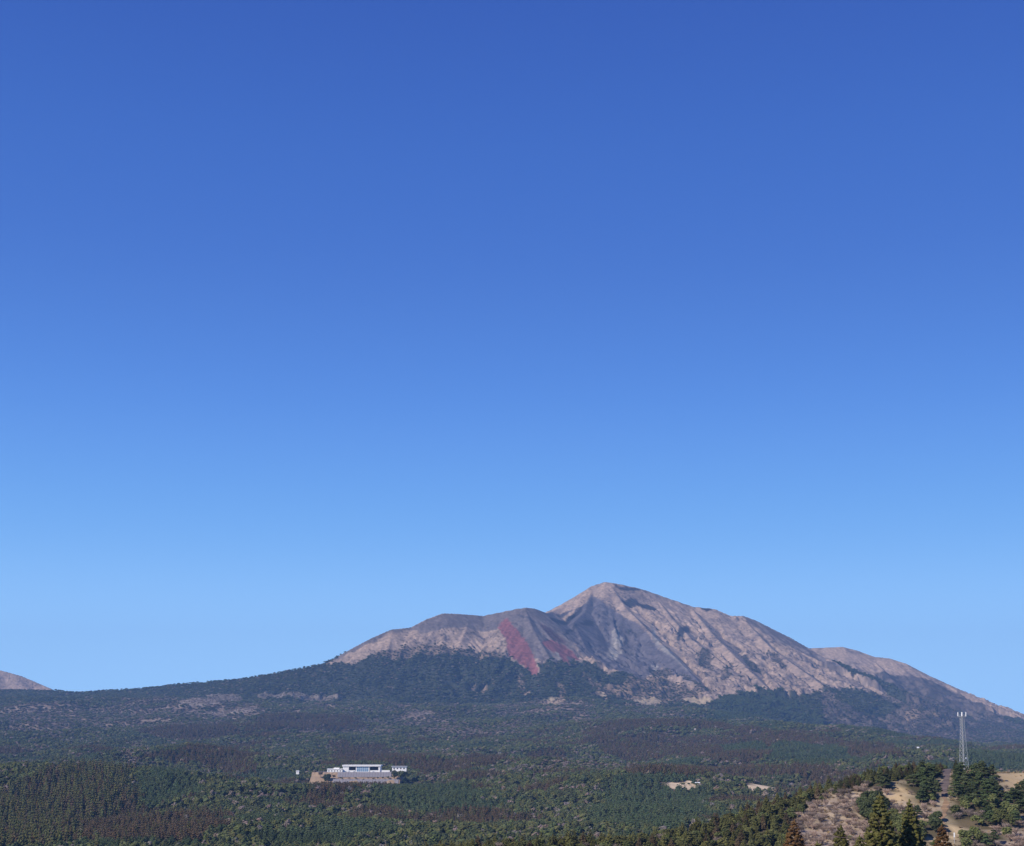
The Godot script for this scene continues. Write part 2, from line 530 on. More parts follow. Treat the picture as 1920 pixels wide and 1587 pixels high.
func draw_maps() -> void:
	plan.resize(MAP_NX * MAP_ND)
	for j in MAP_ND:
		var d := MAP_D + j * MAP_C
		for i in MAP_NX:
			var x := MAP_X + i * MAP_C
			var k := MIX
			if d > 6500.0:
				k = GRASS if d > 8600.0 or ground_at(x, d) > 400.0 + warp.get_noise_2d(x, d) * 60.0 else WOOD
			elif d > 4700.0:
				k = BARE if swell.get_noise_2d(x * 2.2, d * 1.5) > -0.04 and x < 700.0 else MIX
			else:
				var s := swell.get_noise_2d(x * 1.6 + 900.0, d * 1.6)
				k = BROWN if s > 0.3 else CYPRESS if s < -0.34 else MIX
			plan[j * MAP_NX + i] = k
	# the volcano
	paint(GRASS, [610, 1246, 640, 1225, 735, 1178, 830, 1148, 905, 1153, 985, 1137, 1025, 1150, 1080, 1116, 1135, 1088, 1205, 1103, 1300, 1136, 1395, 1153, 1510, 1210, 1600, 1270, 1660, 1300, 1700, 1320, 1640, 1310, 1570, 1290, 1540, 1300, 1480, 1306, 1425, 1292, 1380, 1302, 1335, 1315, 1300, 1305, 1250, 1290, 1200, 1275, 1150, 1262, 1100, 1242, 1050, 1237, 1010, 1245, 1012, 1268, 985, 1252, 950, 1236, 930, 1215, 880, 1208, 845, 1215, 815, 1200, 790, 1207, 760, 1212, 735, 1220, 700, 1228, 660, 1246], 6500.0)
	paint(GRASS, [1500, 1212, 1580, 1211, 1640, 1230, 1700, 1243, 1740, 1266, 1800, 1298, 1860, 1330, 1800, 1318, 1740, 1300, 1700, 1310, 1640, 1300, 1590, 1265, 1540, 1235], 8300.0)
	paint(PURPLE, [622, 1238, 660, 1214, 700, 1193, 735, 1178, 770, 1175, 830, 1148, 905, 1153, 985, 1137, 1025, 1150, 1060, 1185, 1085, 1225, 1075, 1240, 1040, 1243, 1005, 1236, 960, 1205, 940, 1180, 900, 1184, 870, 1177, 830, 1180, 790, 1188, 770, 1182, 735, 1186, 700, 1204, 660, 1224, 630, 1240], 6500.0)
	paint(ASH, [1098, 1132, 1110, 1115, 1130, 1128, 1160, 1150, 1196, 1170, 1220, 1195, 1240, 1220, 1300, 1263, 1335, 1296, 1315, 1290, 1285, 1275, 1262, 1262, 1240, 1250, 1225, 1262, 1200, 1272, 1165, 1262, 1130, 1245, 1090, 1225, 1060, 1188, 1035, 1163, 1078, 1142], 6500.0)
	paint(ROCK_AND_SHADE, [1028, 1157, 1065, 1158, 1097, 1131, 1090, 1147, 1072, 1164, 1048, 1173, 1038, 1166], 6500.0)  # crater wall in the bowl: dark rock, with the bowl's shade painted in
	paint(ROCK_AND_SHADE, [1053, 1193, 1072, 1178, 1086, 1168, 1082, 1176, 1062, 1194], 6500.0)  # lower edge of the bowl, its shade painted in too
	paint(ROCK_AND_SHADE, [1088, 1170, 1098, 1162, 1114, 1165, 1113, 1176, 1096, 1174], 6500.0)
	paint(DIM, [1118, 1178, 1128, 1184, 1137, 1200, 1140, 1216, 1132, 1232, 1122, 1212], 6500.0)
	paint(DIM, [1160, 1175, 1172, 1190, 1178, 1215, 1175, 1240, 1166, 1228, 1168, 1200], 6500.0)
	paint(DIM, [1040, 1150, 1075, 1142, 1064, 1152, 1046, 1156], 6500.0)  # shade inside the bowl, painted as darker ground
	paint(PALE, [1146, 1188, 1158, 1184, 1168, 1200, 1165, 1225, 1152, 1238, 1134, 1237, 1142, 1222, 1146, 1205], 6500.0)
	paint(PALE, [1222, 1165, 1228, 1185, 1238, 1208, 1262, 1225, 1300, 1263, 1290, 1260, 1262, 1234, 1232, 1213, 1222, 1192], 6500.0)
	paint(PALE, [1222, 1247, 1232, 1250, 1228, 1262], 6500.0)
	paint(ROCK_AND_SHADE, [1163, 1125, 1188, 1121, 1200, 1132, 1225, 1137, 1238, 1146, 1212, 1142, 1196, 1138, 1175, 1136], 6500.0)
	paint(ROCK_AND_SHADE, [1145, 1092, 1160, 1100, 1205, 1103, 1196, 1108, 1165, 1108], 6500.0)
	paint(ROCK_AND_SHADE, [1268, 1186, 1284, 1173, 1296, 1178, 1284, 1192, 1268, 1204], 6500.0)
	paint(ROCK_AND_SHADE, [1312, 1136, 1338, 1140, 1330, 1146, 1314, 1145], 6500.0)
	paint(PURPLE, [1385, 1153, 1400, 1153, 1450, 1178, 1510, 1210, 1545, 1236, 1590, 1262, 1560, 1252, 1500, 1222, 1440, 1192, 1410, 1172], 6500.0)  # right crest: shade of the side turned from the sun, painted as colour
	paint(RED, [934, 1178, 941, 1166, 950, 1160, 960, 1172, 972, 1184, 984, 1200, 994, 1216, 1002, 1234, 1008, 1252, 1011, 1270, 992, 1258, 975, 1244, 956, 1233, 951, 1218, 950, 1204, 944, 1190], 6500.0)
	paint(RED, [1016, 1206, 1030, 1200, 1046, 1206, 1060, 1210, 1074, 1222, 1088, 1238, 1074, 1236, 1062, 1230, 1070, 1248, 1056, 1240, 1044, 1228, 1030, 1218], 6500.0)
	paint(PALE, [1038, 1222, 1046, 1224, 1056, 1238, 1048, 1236], 6500.0)
	paint(MAROON, [1008, 1166, 1035, 1180, 1062, 1206, 1050, 1208, 1028, 1192], 6500.0)
	paint(ROCK_AND_SHADE, [1016, 1204, 1026, 1199, 1044, 1206, 1028, 1202], 6500.0)
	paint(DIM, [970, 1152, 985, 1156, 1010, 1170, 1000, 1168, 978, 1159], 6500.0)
	for w in [[1308, 1250, 1312, 1225, 1325, 1216, 1335, 1234, 1332, 1248], [1350, 1276, 1362, 1255, 1372, 1240, 1376, 1252, 1362, 1274], [1390, 1225, 1405, 1232, 1420, 1248, 1430, 1265, 1412, 1260, 1396, 1242], [1440, 1220, 1464, 1230, 1474, 1255, 1458, 1250], [1380, 1264, 1398, 1268, 1390, 1276], [1275, 1262, 1300, 1276, 1330, 1290, 1335, 1302, 1300, 1290], [1215, 1258, 1245, 1252, 1262, 1264, 1235, 1272], [1180, 1180, 1192, 1186, 1186, 1190]]:
		paint(SCRUB, w, 6500.0)
	paint(SPARSE, [1150, 1285, 1190, 1268, 1240, 1268, 1290, 1285, 1330, 1300, 1300, 1312, 1240, 1325, 1180, 1318, 1110, 1300], 6300.0)
	paint(SPARSE, [690, 1232, 735, 1221, 790, 1208, 860, 1216, 930, 1217, 950, 1238, 880, 1232, 800, 1228, 740, 1240], 6300.0)
	for w in [[876, 1282, 892, 1280, 890, 1302, 880, 1300], [904, 1276, 912, 1290, 908, 1306, 902, 1296], [970, 1265, 978, 1262, 985, 1295, 995, 1312, 984, 1312, 974, 1290], [1044, 1280, 1056, 1282, 1062, 1312, 1050, 1318], [1090, 1262, 1110, 1276, 1150, 1300, 1140, 1306, 1110, 1290], [1150, 1308, 1180, 1318, 1170, 1328, 1152, 1322]]:
		paint(SPARSE, w, 6300.0)
	for w in [[1275, 1313, 1300, 1308, 1325, 1309, 1350, 1319, 1340, 1328, 1308, 1322], [1015, 1314, 1030, 1309, 1048, 1311, 1052, 1322, 1022, 1325], [1124, 1297, 1134, 1300, 1141, 1309, 1128, 1306], [1190, 1314, 1220, 1306, 1245, 1314, 1235, 1324, 1200, 1324]]:
		paint(BRIGHT, w, 6000.0)
	paint(CYPRESS, [1330, 1322, 1380, 1302, 1425, 1290, 1470, 1303, 1520, 1330, 1560, 1372, 1330, 1378], 5600.0)
	paint(SCRUB, [1540, 1304, 1570, 1290, 1620, 1300, 1700, 1318, 1760, 1328, 1920, 1372, 1930, 1400, 1550, 1400], 6000.0)
	paint(SCRUB, [1640, 1262, 1740, 1275, 1830, 1318, 1920, 1362, 1925, 1385, 1760, 1322, 1690, 1305], 6500.0)
	paint(WOOD, [1560, 1292, 1590, 1290, 1640, 1300, 1690, 1318, 1680, 1330, 1600, 1330, 1570, 1312], 6000.0)
	paint(SPARSE, [1640, 1342, 1700, 1335, 1790, 1345, 1800, 1352, 1720, 1350, 1650, 1352], 6000.0)
	# clearings and plantations on the plain
	paint(FIELD, [327, 1324, 390, 1302, 447, 1301, 458, 1313, 425, 1320, 350, 1328])
	paint(FIELD, [362, 1342, 400, 1332, 480, 1324, 480, 1333, 400, 1344])
	paint(FIELD, [480, 1302, 555, 1299, 600, 1303, 650, 1312, 620, 1316, 555, 1309, 480, 1313])
	paint(FIELD, [765, 1336, 800, 1334, 812, 1340, 780, 1344])
	paint(BROWN, [262, 1374, 425, 1357, 475, 1377, 375, 1392, 275, 1382])
	paint(BROWN, [250, 1427, 375, 1414, 475, 1414, 475, 1457, 400, 1452, 375, 1434])
	paint(BROWN, [480, 1348, 655, 1345, 680, 1363, 655, 1375, 555, 1368, 480, 1373])
	paint(OLIVE, [-60, 1500, 0, 1495, 75, 1462, 225, 1450, 250, 1525, 200, 1547, 75, 1550, -60, 1580])
	paint(CYPRESS, [250, 1475, 350, 1450, 362, 1500, 262, 1532])
	paint(BROWN, [150, 1550, 300, 1535, 412, 1537, 425, 1562, 362, 1590, 125, 1590])
	paint(OLIVE, [-60, 1555, 75, 1552, 150, 1552, 125, 1600, -60, 1600])
	paint(BROWN, [605, 1427, 692, 1407, 805, 1422, 792, 1442, 740, 1440, 700, 1434, 640, 1434])
	paint(BROWN, [755, 1450, 867, 1428, 955, 1420, 955, 1433, 880, 1443, 842, 1456])
	paint(BROWN, [530, 1516, 592, 1484, 655, 1482, 662, 1497, 605, 1524])
	paint(CYPRESS, [700, 1490, 805, 1473, 905, 1490, 930, 1528, 805, 1535, 700, 1518])
	paint(BROWN, [1092, 1374, 1160, 1353, 1310, 1354, 1440, 1377, 1440, 1422, 1335, 1432, 1260, 1417, 1210, 1432, 1122, 1417])
	paint(MIX, [1150, 1374, 1230, 1366, 1330, 1372, 1390, 1384, 1320, 1382, 1230, 1376, 1170, 1382])
	paint(CYPRESS, [1340, 1400, 1400, 1392, 1440, 1398, 1440, 1412, 1360, 1414])
	paint(BROWN, [1185, 1444, 1330, 1440, 1435, 1442, 1560, 1440, 1560, 1456, 1435, 1460, 1310, 1463, 1185, 1458])
	paint(CYPRESS, [1135, 1466, 1210, 1456, 1247, 1476, 1302, 1482, 1330, 1480, 1322, 1530, 1285, 1560, 1210, 1565, 1110, 1555, 1100, 1530])
	paint(CYPRESS, [1440, 1412, 1502, 1390, 1627, 1410, 1642, 1428, 1515, 1443, 1440, 1436])
	paint(BROWN, [1440, 1380, 1527, 1380, 1615, 1395, 1690, 1410, 1640, 1422, 1565, 1400, 1440, 1403])
	paint(CYPRESS, [1800, 1420, 1930, 1420, 1930, 1450, 1800, 1450])
	paint(BARE, [1060, 1432, 1180, 1428, 1185, 1444, 1100, 1446, 1010, 1450])
	paint(BARE, [0, 1325, 300, 1330, 420, 1345, 300, 1362, 0, 1352])
	paint(FIELD, [1246, 1466, 1302, 1466, 1302, 1484, 1246, 1484])
	paint(FIELD, [1395, 1473, 1492, 1473, 1490, 1488, 1402, 1489])
	# the near hill
	hill_plan.resize(470 * 300)
	hill_plan.fill(GRASS)
	paint_hill(PINK, [1490, 1540, 1520, 1510, 1545, 1492, 1590, 1480, 1650, 1478, 1710, 1482, 1700, 1515, 1640, 1575, 1600, 1600, 1480, 1600])
	paint_hill(PINK, [1700, 1530, 1725, 1515, 1762, 1500, 1764, 1530, 1740, 1545, 1710, 1545])
	paint_hill(PINK, [1850, 1560, 1935, 1545, 1935, 1600, 1840, 1600])
	paint_hill(PALE, [1672, 1478, 1706, 1473, 1704, 1496, 1690, 1512, 1660, 1512])
	paint_hill(PALE, [1868, 1450, 1935, 1449, 1935, 1480, 1895, 1482, 1880, 1475])
	paint_hill(BRIGHT, [1768, 1548, 1800, 1545, 1806, 1560, 1794, 1578, 1778, 1572])
	paint_hill(BRIGHT, [1724, 1560, 1758, 1556, 1758, 1576, 1730, 1580])
	paint_hill(OLIVE, [300, 1730, 300, 1600, 880, 1560, 1200, 1560, 1300, 1550, 1420, 1520, 1500, 1500, 1560, 1472, 1560, 1486, 1530, 1500, 1500, 1530, 1478, 1570, 1470, 1640, 1200, 1700, 700, 1730])
	paint_hill(BROWN, [1556, 1486, 1600, 1460, 1650, 1440, 1700, 1430, 1796, 1430, 1798, 1450, 1760, 1455, 1715, 1462, 1660, 1472, 1600, 1482, 1570, 1492])
	paint_hill(WOOD, [1642, 1474, 1678, 1470, 1678, 1484, 1645, 1486])
	paint_hill(WOOD, [1700, 1468, 1730, 1458, 1766, 1458, 1766, 1492, 1740, 1510, 1716, 1502])
	paint_hill(WOOD, [1786, 1452, 1845, 1452, 1874, 1470, 1884, 1500, 1850, 1522, 1800, 1520, 1788, 1490])
	paint_hill(MIX, [1772, 1525, 1800, 1516, 1850, 1520, 1885, 1500, 1908, 1530, 1905, 1555, 1850, 1560, 1810, 1550, 1780, 1545])
	paint_hill(WOOD, [1888, 1490, 1935, 1485, 1935, 1530, 1905, 1530])
	paint_hill(CYPRESS, [1610, 1512, 1660, 1505, 1668, 1540, 1640, 1548, 1612, 1540])
	paint_hill(MIX, [1665, 1530, 1700, 1520, 1735, 1540, 1740, 1580, 1680, 1600, 1650, 1580])
	paint_hill(CYPRESS, [1735, 1545, 1768, 1535, 1782, 1555, 1780, 1575, 1740, 1572])
	paint_hill(MIX, [1800, 1575, 1850, 1562, 1890, 1570, 1880, 1600, 1800, 1600])

# ---------------------------------------------------------------- sheets of ground
func sheet(called: String, land: Land, tint: Callable, mat: Material) -> void:
	var v := PackedVector3Array()
	var n := PackedVector3Array()
	var c := PackedColorArray()
	var ix := PackedInt32Array()
	var size := land.nx * land.nd
	v.resize(size); n.resize(size); c.resize(size)
	for j in land.nd:
		for i in land.nx:
			var k := j * land.nx + i
			var x := land.x0 + i * land.cx
			var d := land.d0 + j * land.cd
			v[k] = Vector3(x, land.h[k], -d)
			var hx := land.h[k + 1 if i < land.nx - 1 else k] - land.h[k - 1 if i > 0 else k]
			var hd := land.h[k + land.nx if j < land.nd - 1 else k] - land.h[k - land.nx if j > 0 else k]
			n[k] = Vector3(-hx / (2.0 * land.cx), 1.0, hd / (2.0 * land.cd)).normalized()
			c[k] = tint.call(x, d, land.h[k], n[k])
	ix.resize((land.nx - 1) * (land.nd - 1) * 6)
	var q := 0
	for j in land.nd - 1:
		for i in land.nx - 1:
			var k := j * land.nx + i
			ix[q] = k; ix[q + 1] = k + land.nx; ix[q + 2] = k + 1
			ix[q + 3] = k + 1; ix[q + 4] = k + land.nx; ix[q + 5] = k + land.nx + 1
			q += 6
	var a := []
	a.resize(Mesh.ARRAY_MAX)
	a[Mesh.ARRAY_VERTEX] = v
	a[Mesh.ARRAY_NORMAL] = n
	a[Mesh.ARRAY_COLOR] = c
	a[Mesh.ARRAY_INDEX] = ix
	var m := ArrayMesh.new()
	m.add_surface_from_arrays(Mesh.PRIMITIVE_TRIANGLES, a)
	part(called, m, mat, self).set_meta("kind", "structure")

func mixc(a: Color, b: Color, t: float) -> Color:
	return a.lerp(b, clampf(t, 0.0, 1.0))

func mountain_tint(x: float, d: float, _h: float, _n: Vector3) -> Color:
	var sk := streak[int((d - far_land.d0) / 9.0 + 0.5) * far_land.nx + int((x - far_land.x0) / 7.0 + 0.5)]
	var w1 := warp.get_noise_2d(x + 500.0, d)
	var w2 := warp.get_noise_2d(x, d + 900.0)
	var fine := warp.get_noise_2d(x * 4.0, d * 4.0)
	var broad := swell.get_noise_2d(x * 2.0, d * 2.0)
	var col := Color()
	for tap in 4:
		var k := map_at(x + w1 * 13.0 + (2.5 if tap & 1 else -2.5), d + w2 * 18.0 + (3.5 if tap & 2 else -3.5))
		if map_at(x, d) == RED: k = RED
		var q := Color(0.045, 0.05, 0.035)
		match k:
			GRASS:
				q = mixc(Color(0.435, 0.32, 0.245), Color(0.21, 0.162, 0.142), 0.3 + w2 * 1.0 + broad * 0.7 + sk * 0.4)
				if absf(warp.get_noise_2d(x * 1.3, d * 0.9 + 77.0)) < 0.035 and broad + w1 * 0.6 > 0.08: q = Color(0.085, 0.07, 0.072)
			ASH: q = mixc(Color(0.155, 0.135, 0.148), Color(0.095, 0.085, 0.1), 0.45 + w1 * 1.2)
			RED: q = mixc(Color(0.265, 0.1, 0.1), Color(0.215, 0.085, 0.088), 0.5 + w2)
			PALE: q = mixc(Color(0.33, 0.3, 0.27), Color(0.2, 0.175, 0.17), 0.35 + w1 * 1.5)
			ROCK_AND_SHADE: q = Color(0.045, 0.04, 0.045)  # dark rock, and the painted shade of the summit bowl
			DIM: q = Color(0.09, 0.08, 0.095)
			PURPLE: q = mixc(Color(0.205, 0.168, 0.158), Color(0.14, 0.116, 0.118), 0.5 + w1 * 1.2)
			MAROON: q = Color(0.085, 0.05, 0.058)
			BRIGHT: q = Color(0.42, 0.33, 0.22)
			SCRUB: q = mixc(Color(0.16, 0.125, 0.11), Color(0.06, 0.053, 0.05), 0.6 + w2 * 1.5 + broad * 0.6)
			SPARSE: q = mixc(Color(0.25, 0.18, 0.13), Color(0.13, 0.1, 0.085), 0.5 + w2 * 1.3)
			FIELD: q = Color(0.2, 0.165, 0.135)
		col += q * 0.25
	col *= 1.0 + fine * 0.6 + sk * 0.32
	col.a = 1.0
	return col

func plain_tint(x: float, d: float, _h: float, _n: Vector3) -> Color:
	var k := map_at(x, d)
	var w := rough.get_noise_2d(x * 3.0, d * 3.0)
	if k == FIELD:
		return Color(0.62, 0.48, 0.32) * (1.0 + w * 0.6) if d < 4000.0 else Color(0.21, 0.17, 0.14) * (1.0 + w)
	if k == BRIGHT or k == SPARSE:
		return Color(0.3, 0.22, 0.15)
	if k == BARE:
		return Color(0.19, 0.145, 0.115) * (1.0 + w)
	return Color(0.06, 0.05, 0.035) * (1.0 + w * 0.5)

func hill_tint(x: float, d: float, _h: float, _n: Vector3) -> Color:
	var w := warp.get_noise_2d(x * 6.0, d * 6.0)
	var w2 := warp.get_noise_2d(x * 2.0 + 300.0, d * 2.0)
	if d < 420.0 or d > 990.0:
		return Color(0.1, 0.085, 0.05)
	match hill_at(x + w * 3.0, d + w2 * 5.0):
		PALE: return Color(0.62, 0.46, 0.26) * (1.0 + w * 0.3)
		BRIGHT: return Color(0.62, 0.47, 0.28) * (1.0 + w * 0.2)
		PINK: return mixc(Color(0.42, 0.33, 0.26), Color(0.52, 0.41, 0.27), 0.3 + w2 * 1.6) * (1.0 + w * 0.5)
		GRASS: return mixc(Color(0.33, 0.27, 0.18), Color(0.48, 0.38, 0.24), 0.4 + w2 * 1.6) * (1.0 + w * 0.5)
	return mixc(Color(0.09, 0.08, 0.045), Color(0.24, 0.18, 0.11), 0.3 + w2)

# ---------------------------------------------------------------- woods
const KINDS := ["cedar", "cypress", "pine", "broadleaf", "bare"]
var close_mesh := {}
var far_mesh := {}
var trunk_of := {}
var leaf_far: StandardMaterial3D
var tints := {
	"brown": [0.092, 0.068, 0.041], "olive": [0.092, 0.094, 0.036], "dark": [0.055, 0.058, 0.026], "cypress": [0.066, 0.089, 0.043], "pine": [0.056, 0.076, 0.032],
	"green": [0.092, 0.105, 0.04], "deep": [0.06, 0.073, 0.033], "light": [0.11, 0.12, 0.046], "grey": [0.19, 0.155, 0.135], "pink": [0.37, 0.275, 0.23], "twig": [0.25, 0.2, 0.18], "gold": [0.104, 0.1, 0.034], "rust": [0.125, 0.07, 0.032]}
var leaf_mat := {}
var bark: StandardMaterial3D
var close_list := {}     # kind > list of [distance, x, d, height, width, tint, place]
var wood := {}           # kind > three lists of [Transform3D, Color]

func plant(kind: String, g: RandomNumberGenerator, x: float, d: float, height: float, width: float, tint: String, place := "") -> void:
	var y := ground_at(x, d)
	if place != "" or d < 1380.0:
		var top := Vector3(x, y + height, -d)
		var low := (top.y / d < -0.0835)
		if not low and absf(x / d) < 0.372:
			close_list[kind].append([d, x, y, height, width, tint, place])
			return
	wood_add(kind, g, x, y, d, height, width, tint)

func wood_add(kind: String, g: RandomNumberGenerator, x: float, y: float, d: float, height: float, width: float, tint: String) -> void:
	var b := Basis(Vector3.UP, g.randf() * TAU).scaled(Vector3(width, height, width))
	var c: Array = tints[tint]
	var k := g.randf_range(0.82, 1.18)
	wood[kind][g.randi() % 3].append([Transform3D(b, Vector3(x, y - 0.02 * height, -d)), Color(c[0] * k * g.randf_range(0.88, 1.15), c[1] * k, c[2] * k * g.randf_range(0.85, 1.1))])

func grow_woods() -> void:
	var g := RandomNumberGenerator.new()
	g.seed = 77
	for k in KINDS:
		close_list[k] = []
		wood[k] = [[], [], []]
	# near hill
	var d := 470.0
	while d < 860.0:
		var step := 4.1
		var x := -0.4 * d
		while x < 0.56 * d:
			var px := x + g.randf_range(-1.9, 1.9)
			var pd := d + g.randf_range(-1.9, 1.9)
			x += step
			if pd > 465.0 and near_at(px, pd) > plain_at(px, pd) - 3.0:
				hill_tree(g, px, pd)
		d += step
	# the plain
	d = 990.0 if not QUICK else 2000.0
	while d < 6560.0:
		var step := 5.6 + d * 0.0011
		var x := -0.43 * d
		while x < 0.43 * d:
			var px := x + g.randf_range(-0.8, 0.8) * step
			var pd := d + g.randf_range(-0.8, 0.8) * step
			x += step * (1.0 if not QUICK else 2.0)
			plain_tree(g, px, pd, step)
		d += step * (1.0 if not QUICK else 2.0)
	# the lower flanks of the volcano and of its neighbours
	d = 6520.0
	while d < 8500.0:
		var x := -0.42 * d
		while x < 0.42 * d:
			var px := x + g.randf_range(-6.0, 6.0)
			var pd := d + g.randf_range(-6.0, 6.0)
			x += 11.5 if not QUICK else 24.0
			flank_tree(g, px, pd)
		d += 11.5 if not QUICK else 24.0

func hill_tree(g: RandomNumberGenerator, x: float, d: float) -> void:
	if absf(x - path_x(d)) < 2.6 and d > 615.0 and d < 756.0:
		return
	var r := g.randf()
	match hill_at(x, d):
		OLIVE:
			if r < 0.4: plant("cedar", g, x, d, g.randf_range(5.0, 8.0), g.randf_range(3.2, 4.8), "olive" if g.randf() < 0.6 else "gold" if g.randf() < 0.5 else "brown", "left")
			elif r < 0.7: plant("broadleaf", g, x, d, g.randf_range(3.6, 6.0), g.randf_range(4.4, 6.8), "green" if g.randf() < 0.4 else "olive" if g.randf() < 0.6 else "gold", "left")
			elif r < 0.735: plant("bare", g, x, d, g.randf_range(4.0, 6.0), g.randf_range(4.0, 6.0), "twig", "left")
		BROWN:
			if r < 0.8: plant("cedar", g, x, d, g.randf_range(3.8, 6.0), g.randf_range(2.8, 4.0), "dark" if g.randf() < 0.45 else "olive" if g.randf() < 0.5 else "brown", "crest")
			elif r < 0.95: plant("broadleaf", g, x, d, g.randf_range(4.0, 5.5), g.randf_range(4.0, 6.0), "green", "crest")
		WOOD:
			if r < 0.36: plant("pine", g, x, d, g.randf_range(6.0, 9.0), g.randf_range(5.5, 8.0), "pine" if g.randf() < 0.6 else "deep", "tower" if x > 215.0 else "path")
			elif r < 0.5: plant("broadleaf", g, x, d, g.randf_range(3.0, 5.0), g.randf_range(4.0, 6.0), "green", "tower" if x > 215.0 else "path")
		MIX:
			if r < 0.3: plant("broadleaf", g, x, d, g.randf_range(4.5, 7.0), g.randf_range(4.5, 7.0), "green" if g.randf() < 0.7 else "light", "tower" if x > 215.0 else "path")
			elif r < 0.42: plant("pine", g, x, d, g.randf_range(5.0, 7.5), g.randf_range(5.0, 7.0), "pine", "tower" if x > 215.0 else "path")
			elif r < 0.62: plant("bare", g, x, d, g.randf_range(3.0, 5.0), g.randf_range(3.0, 5.0), "twig", "tower" if x > 215.0 else "path")
		CYPRESS:
			if r < 0.5: plant("broadleaf", g, x, d, g.randf_range(6.0, 8.5), g.randf_range(5.0, 7.0), "deep", "path")
		PINK:
			if r < 0.62: plant("bare", g, x, d, g.randf_range(3.0, 5.4), g.randf_range(4.2, 6.6), "pink" if g.randf() < 0.7 else "twig", "bank")
			elif r < 0.635: plant("broadleaf", g, x, d, g.randf_range(2.0, 3.5), g.randf_range(2.5, 4.0), "light", "bank")
		GRASS:
			if r < 0.11: plant("bare", g, x, d, g.randf_range(1.8, 3.6), g.randf_range(2.5, 4.2), "pink" if g.randf() < 0.5 else "twig", "bank")
			elif r < 0.2: plant("broadleaf", g, x, d, g.randf_range(2.0, 4.5), g.randf_range(2.6, 4.6), "green" if g.randf() < 0.6 else "light", "bank")

func plain_tree(g: RandomNumberGenerator, x: float, d: float, step: float) -> void:
	if yard.size() and Geometry2D.is_point_in_polygon(Vector2(x, d), yard):
		return
	var w1 := rough.get_noise_2d(x * 1.4, d * 1.4) * 26.0 + rough.get_noise_2d(x * 0.4 + 700.0, d * 0.4) * 70.0 * smoothstep(3000.0, 4500.0, d)
	var k := map_at(x + w1, d + w1)
	var r := g.randf()
	var wide := step * lerpf(0.95, 1.8, pow(g.randf(), 2.0))
	match k:
		FIELD, BRIGHT:
			if d < 4000.0 and r < 0.07: wood_add("broadleaf", g, x, ground_at(x, d), d, 4.0, 5.0, "deep")
			elif r < 0.5 and d > 4000.0: wood_add("broadleaf", g, x, ground_at(x, d), d, 6.0, 7.0, "grey")
		BROWN:
			if r < 0.05: plant("broadleaf", g, x, d, g.randf_range(7.0, 12.0), wide, "green" if g.randf() < 0.6 else "grey")
			else: plant("cedar", g, x, d, g.randf_range(10.0, 14.0), step * g.randf_range(0.8, 1.05), "brown" if g.randf() < 0.9 else "olive")
		CYPRESS: plant("cypress", g, x, d, g.randf_range(8.5, 10.5), step * g.randf_range(0.9, 1.15), "cypress")
		OLIVE:
			if r < 0.62: plant("cedar", g, x, d, g.randf_range(14.0, 23.0), step * g.randf_range(0.85, 1.15), "olive" if g.randf() < 0.75 else "brown")
		BARE:
			if r < 0.42: plant("broadleaf", g, x, d, g.randf_range(4.0, 7.0), wide, "grey")
			elif r < 0.74: plant("broadleaf", g, x, d, g.randf_range(6.0, 9.0), wide, "deep" if g.randf() < 0.6 else "green")
		WOOD, SPARSE: plant("broadleaf", g, x, d, g.randf_range(6.0, 9.0), wide, "deep")
		_:
			var s := rough.get_noise_2d(x + 3000.0, d)
			if s > 0.14 and r < 0.42: plant("broadleaf", g, x, d, g.randf_range(6.0, 9.0), wide * 0.9, "grey")
			elif r < 0.06: plant("cedar", g, x, d, g.randf_range(10.0, 14.0), step * 0.9, "olive")
			else:
				var q := g.randf()
				plant("broadleaf", g, x, d, g.randf_range(5.5, 13.0), wide, "green" if q < 0.5 else "deep" if q < 0.9 else "light" if q < 0.96 else "grey")

func flank_tree(g: RandomNumberGenerator, x: float, d: float) -> void:
	var w1 := warp.get_noise_2d(x + 500.0, d)
	var w2 := warp.get_noise_2d(x, d + 900.0)
	var k := map_at(x + w1 * 46.0, d + w2 * 70.0)
	var r := g.randf()
	var y := ground_at(x, d)
	match k:
		WOOD, MIX, BARE:
			var s := warp.get_noise_2d(x * 0.6, d * 0.6 + 4000.0)
			if r < 0.8 - smoothstep(0.05, 0.4, s) * 0.5: wood_add("broadleaf", g, x, y, d, g.randf_range(7.0, 11.0), g.randf_range(13.0, 18.0), "deep" if g.randf() < 0.8 else "grey" if g.randf() < 0.4 else "green")
		CYPRESS: wood_add("cypress", g, x, y, d, g.randf_range(9.0, 12.0), g.randf_range(12.0, 15.0), "cypress")
		SPARSE:
			if r < 0.58: wood_add("broadleaf", g, x, y, d, g.randf_range(4.0, 8.0), g.randf_range(8.0, 14.0), "deep")
		SCRUB:
			if r < 0.7 + smoothstep(-0.1, 0.3, w1) * 0.2: wood_add("broadleaf", g, x, y, d, g.randf_range(3.0, 7.0), g.randf_range(7.0, 13.0), "deep" if g.randf() < 0.75 else "grey")
		GRASS:
			if y > 640.0: return
			if r < 0.03 + smoothstep(0.16, 0.45, w2) * 0.4: wood_add("broadleaf", g, x, y, d, g.randf_range(2.5, 4.5), g.randf_range(5.0, 9.0), "deep")
		FIELD:
			if r < 0.45: wood_add("broadleaf", g, x, y, d, 5.0, 9.0, "grey" if g.randf() < 0.7 else "deep")

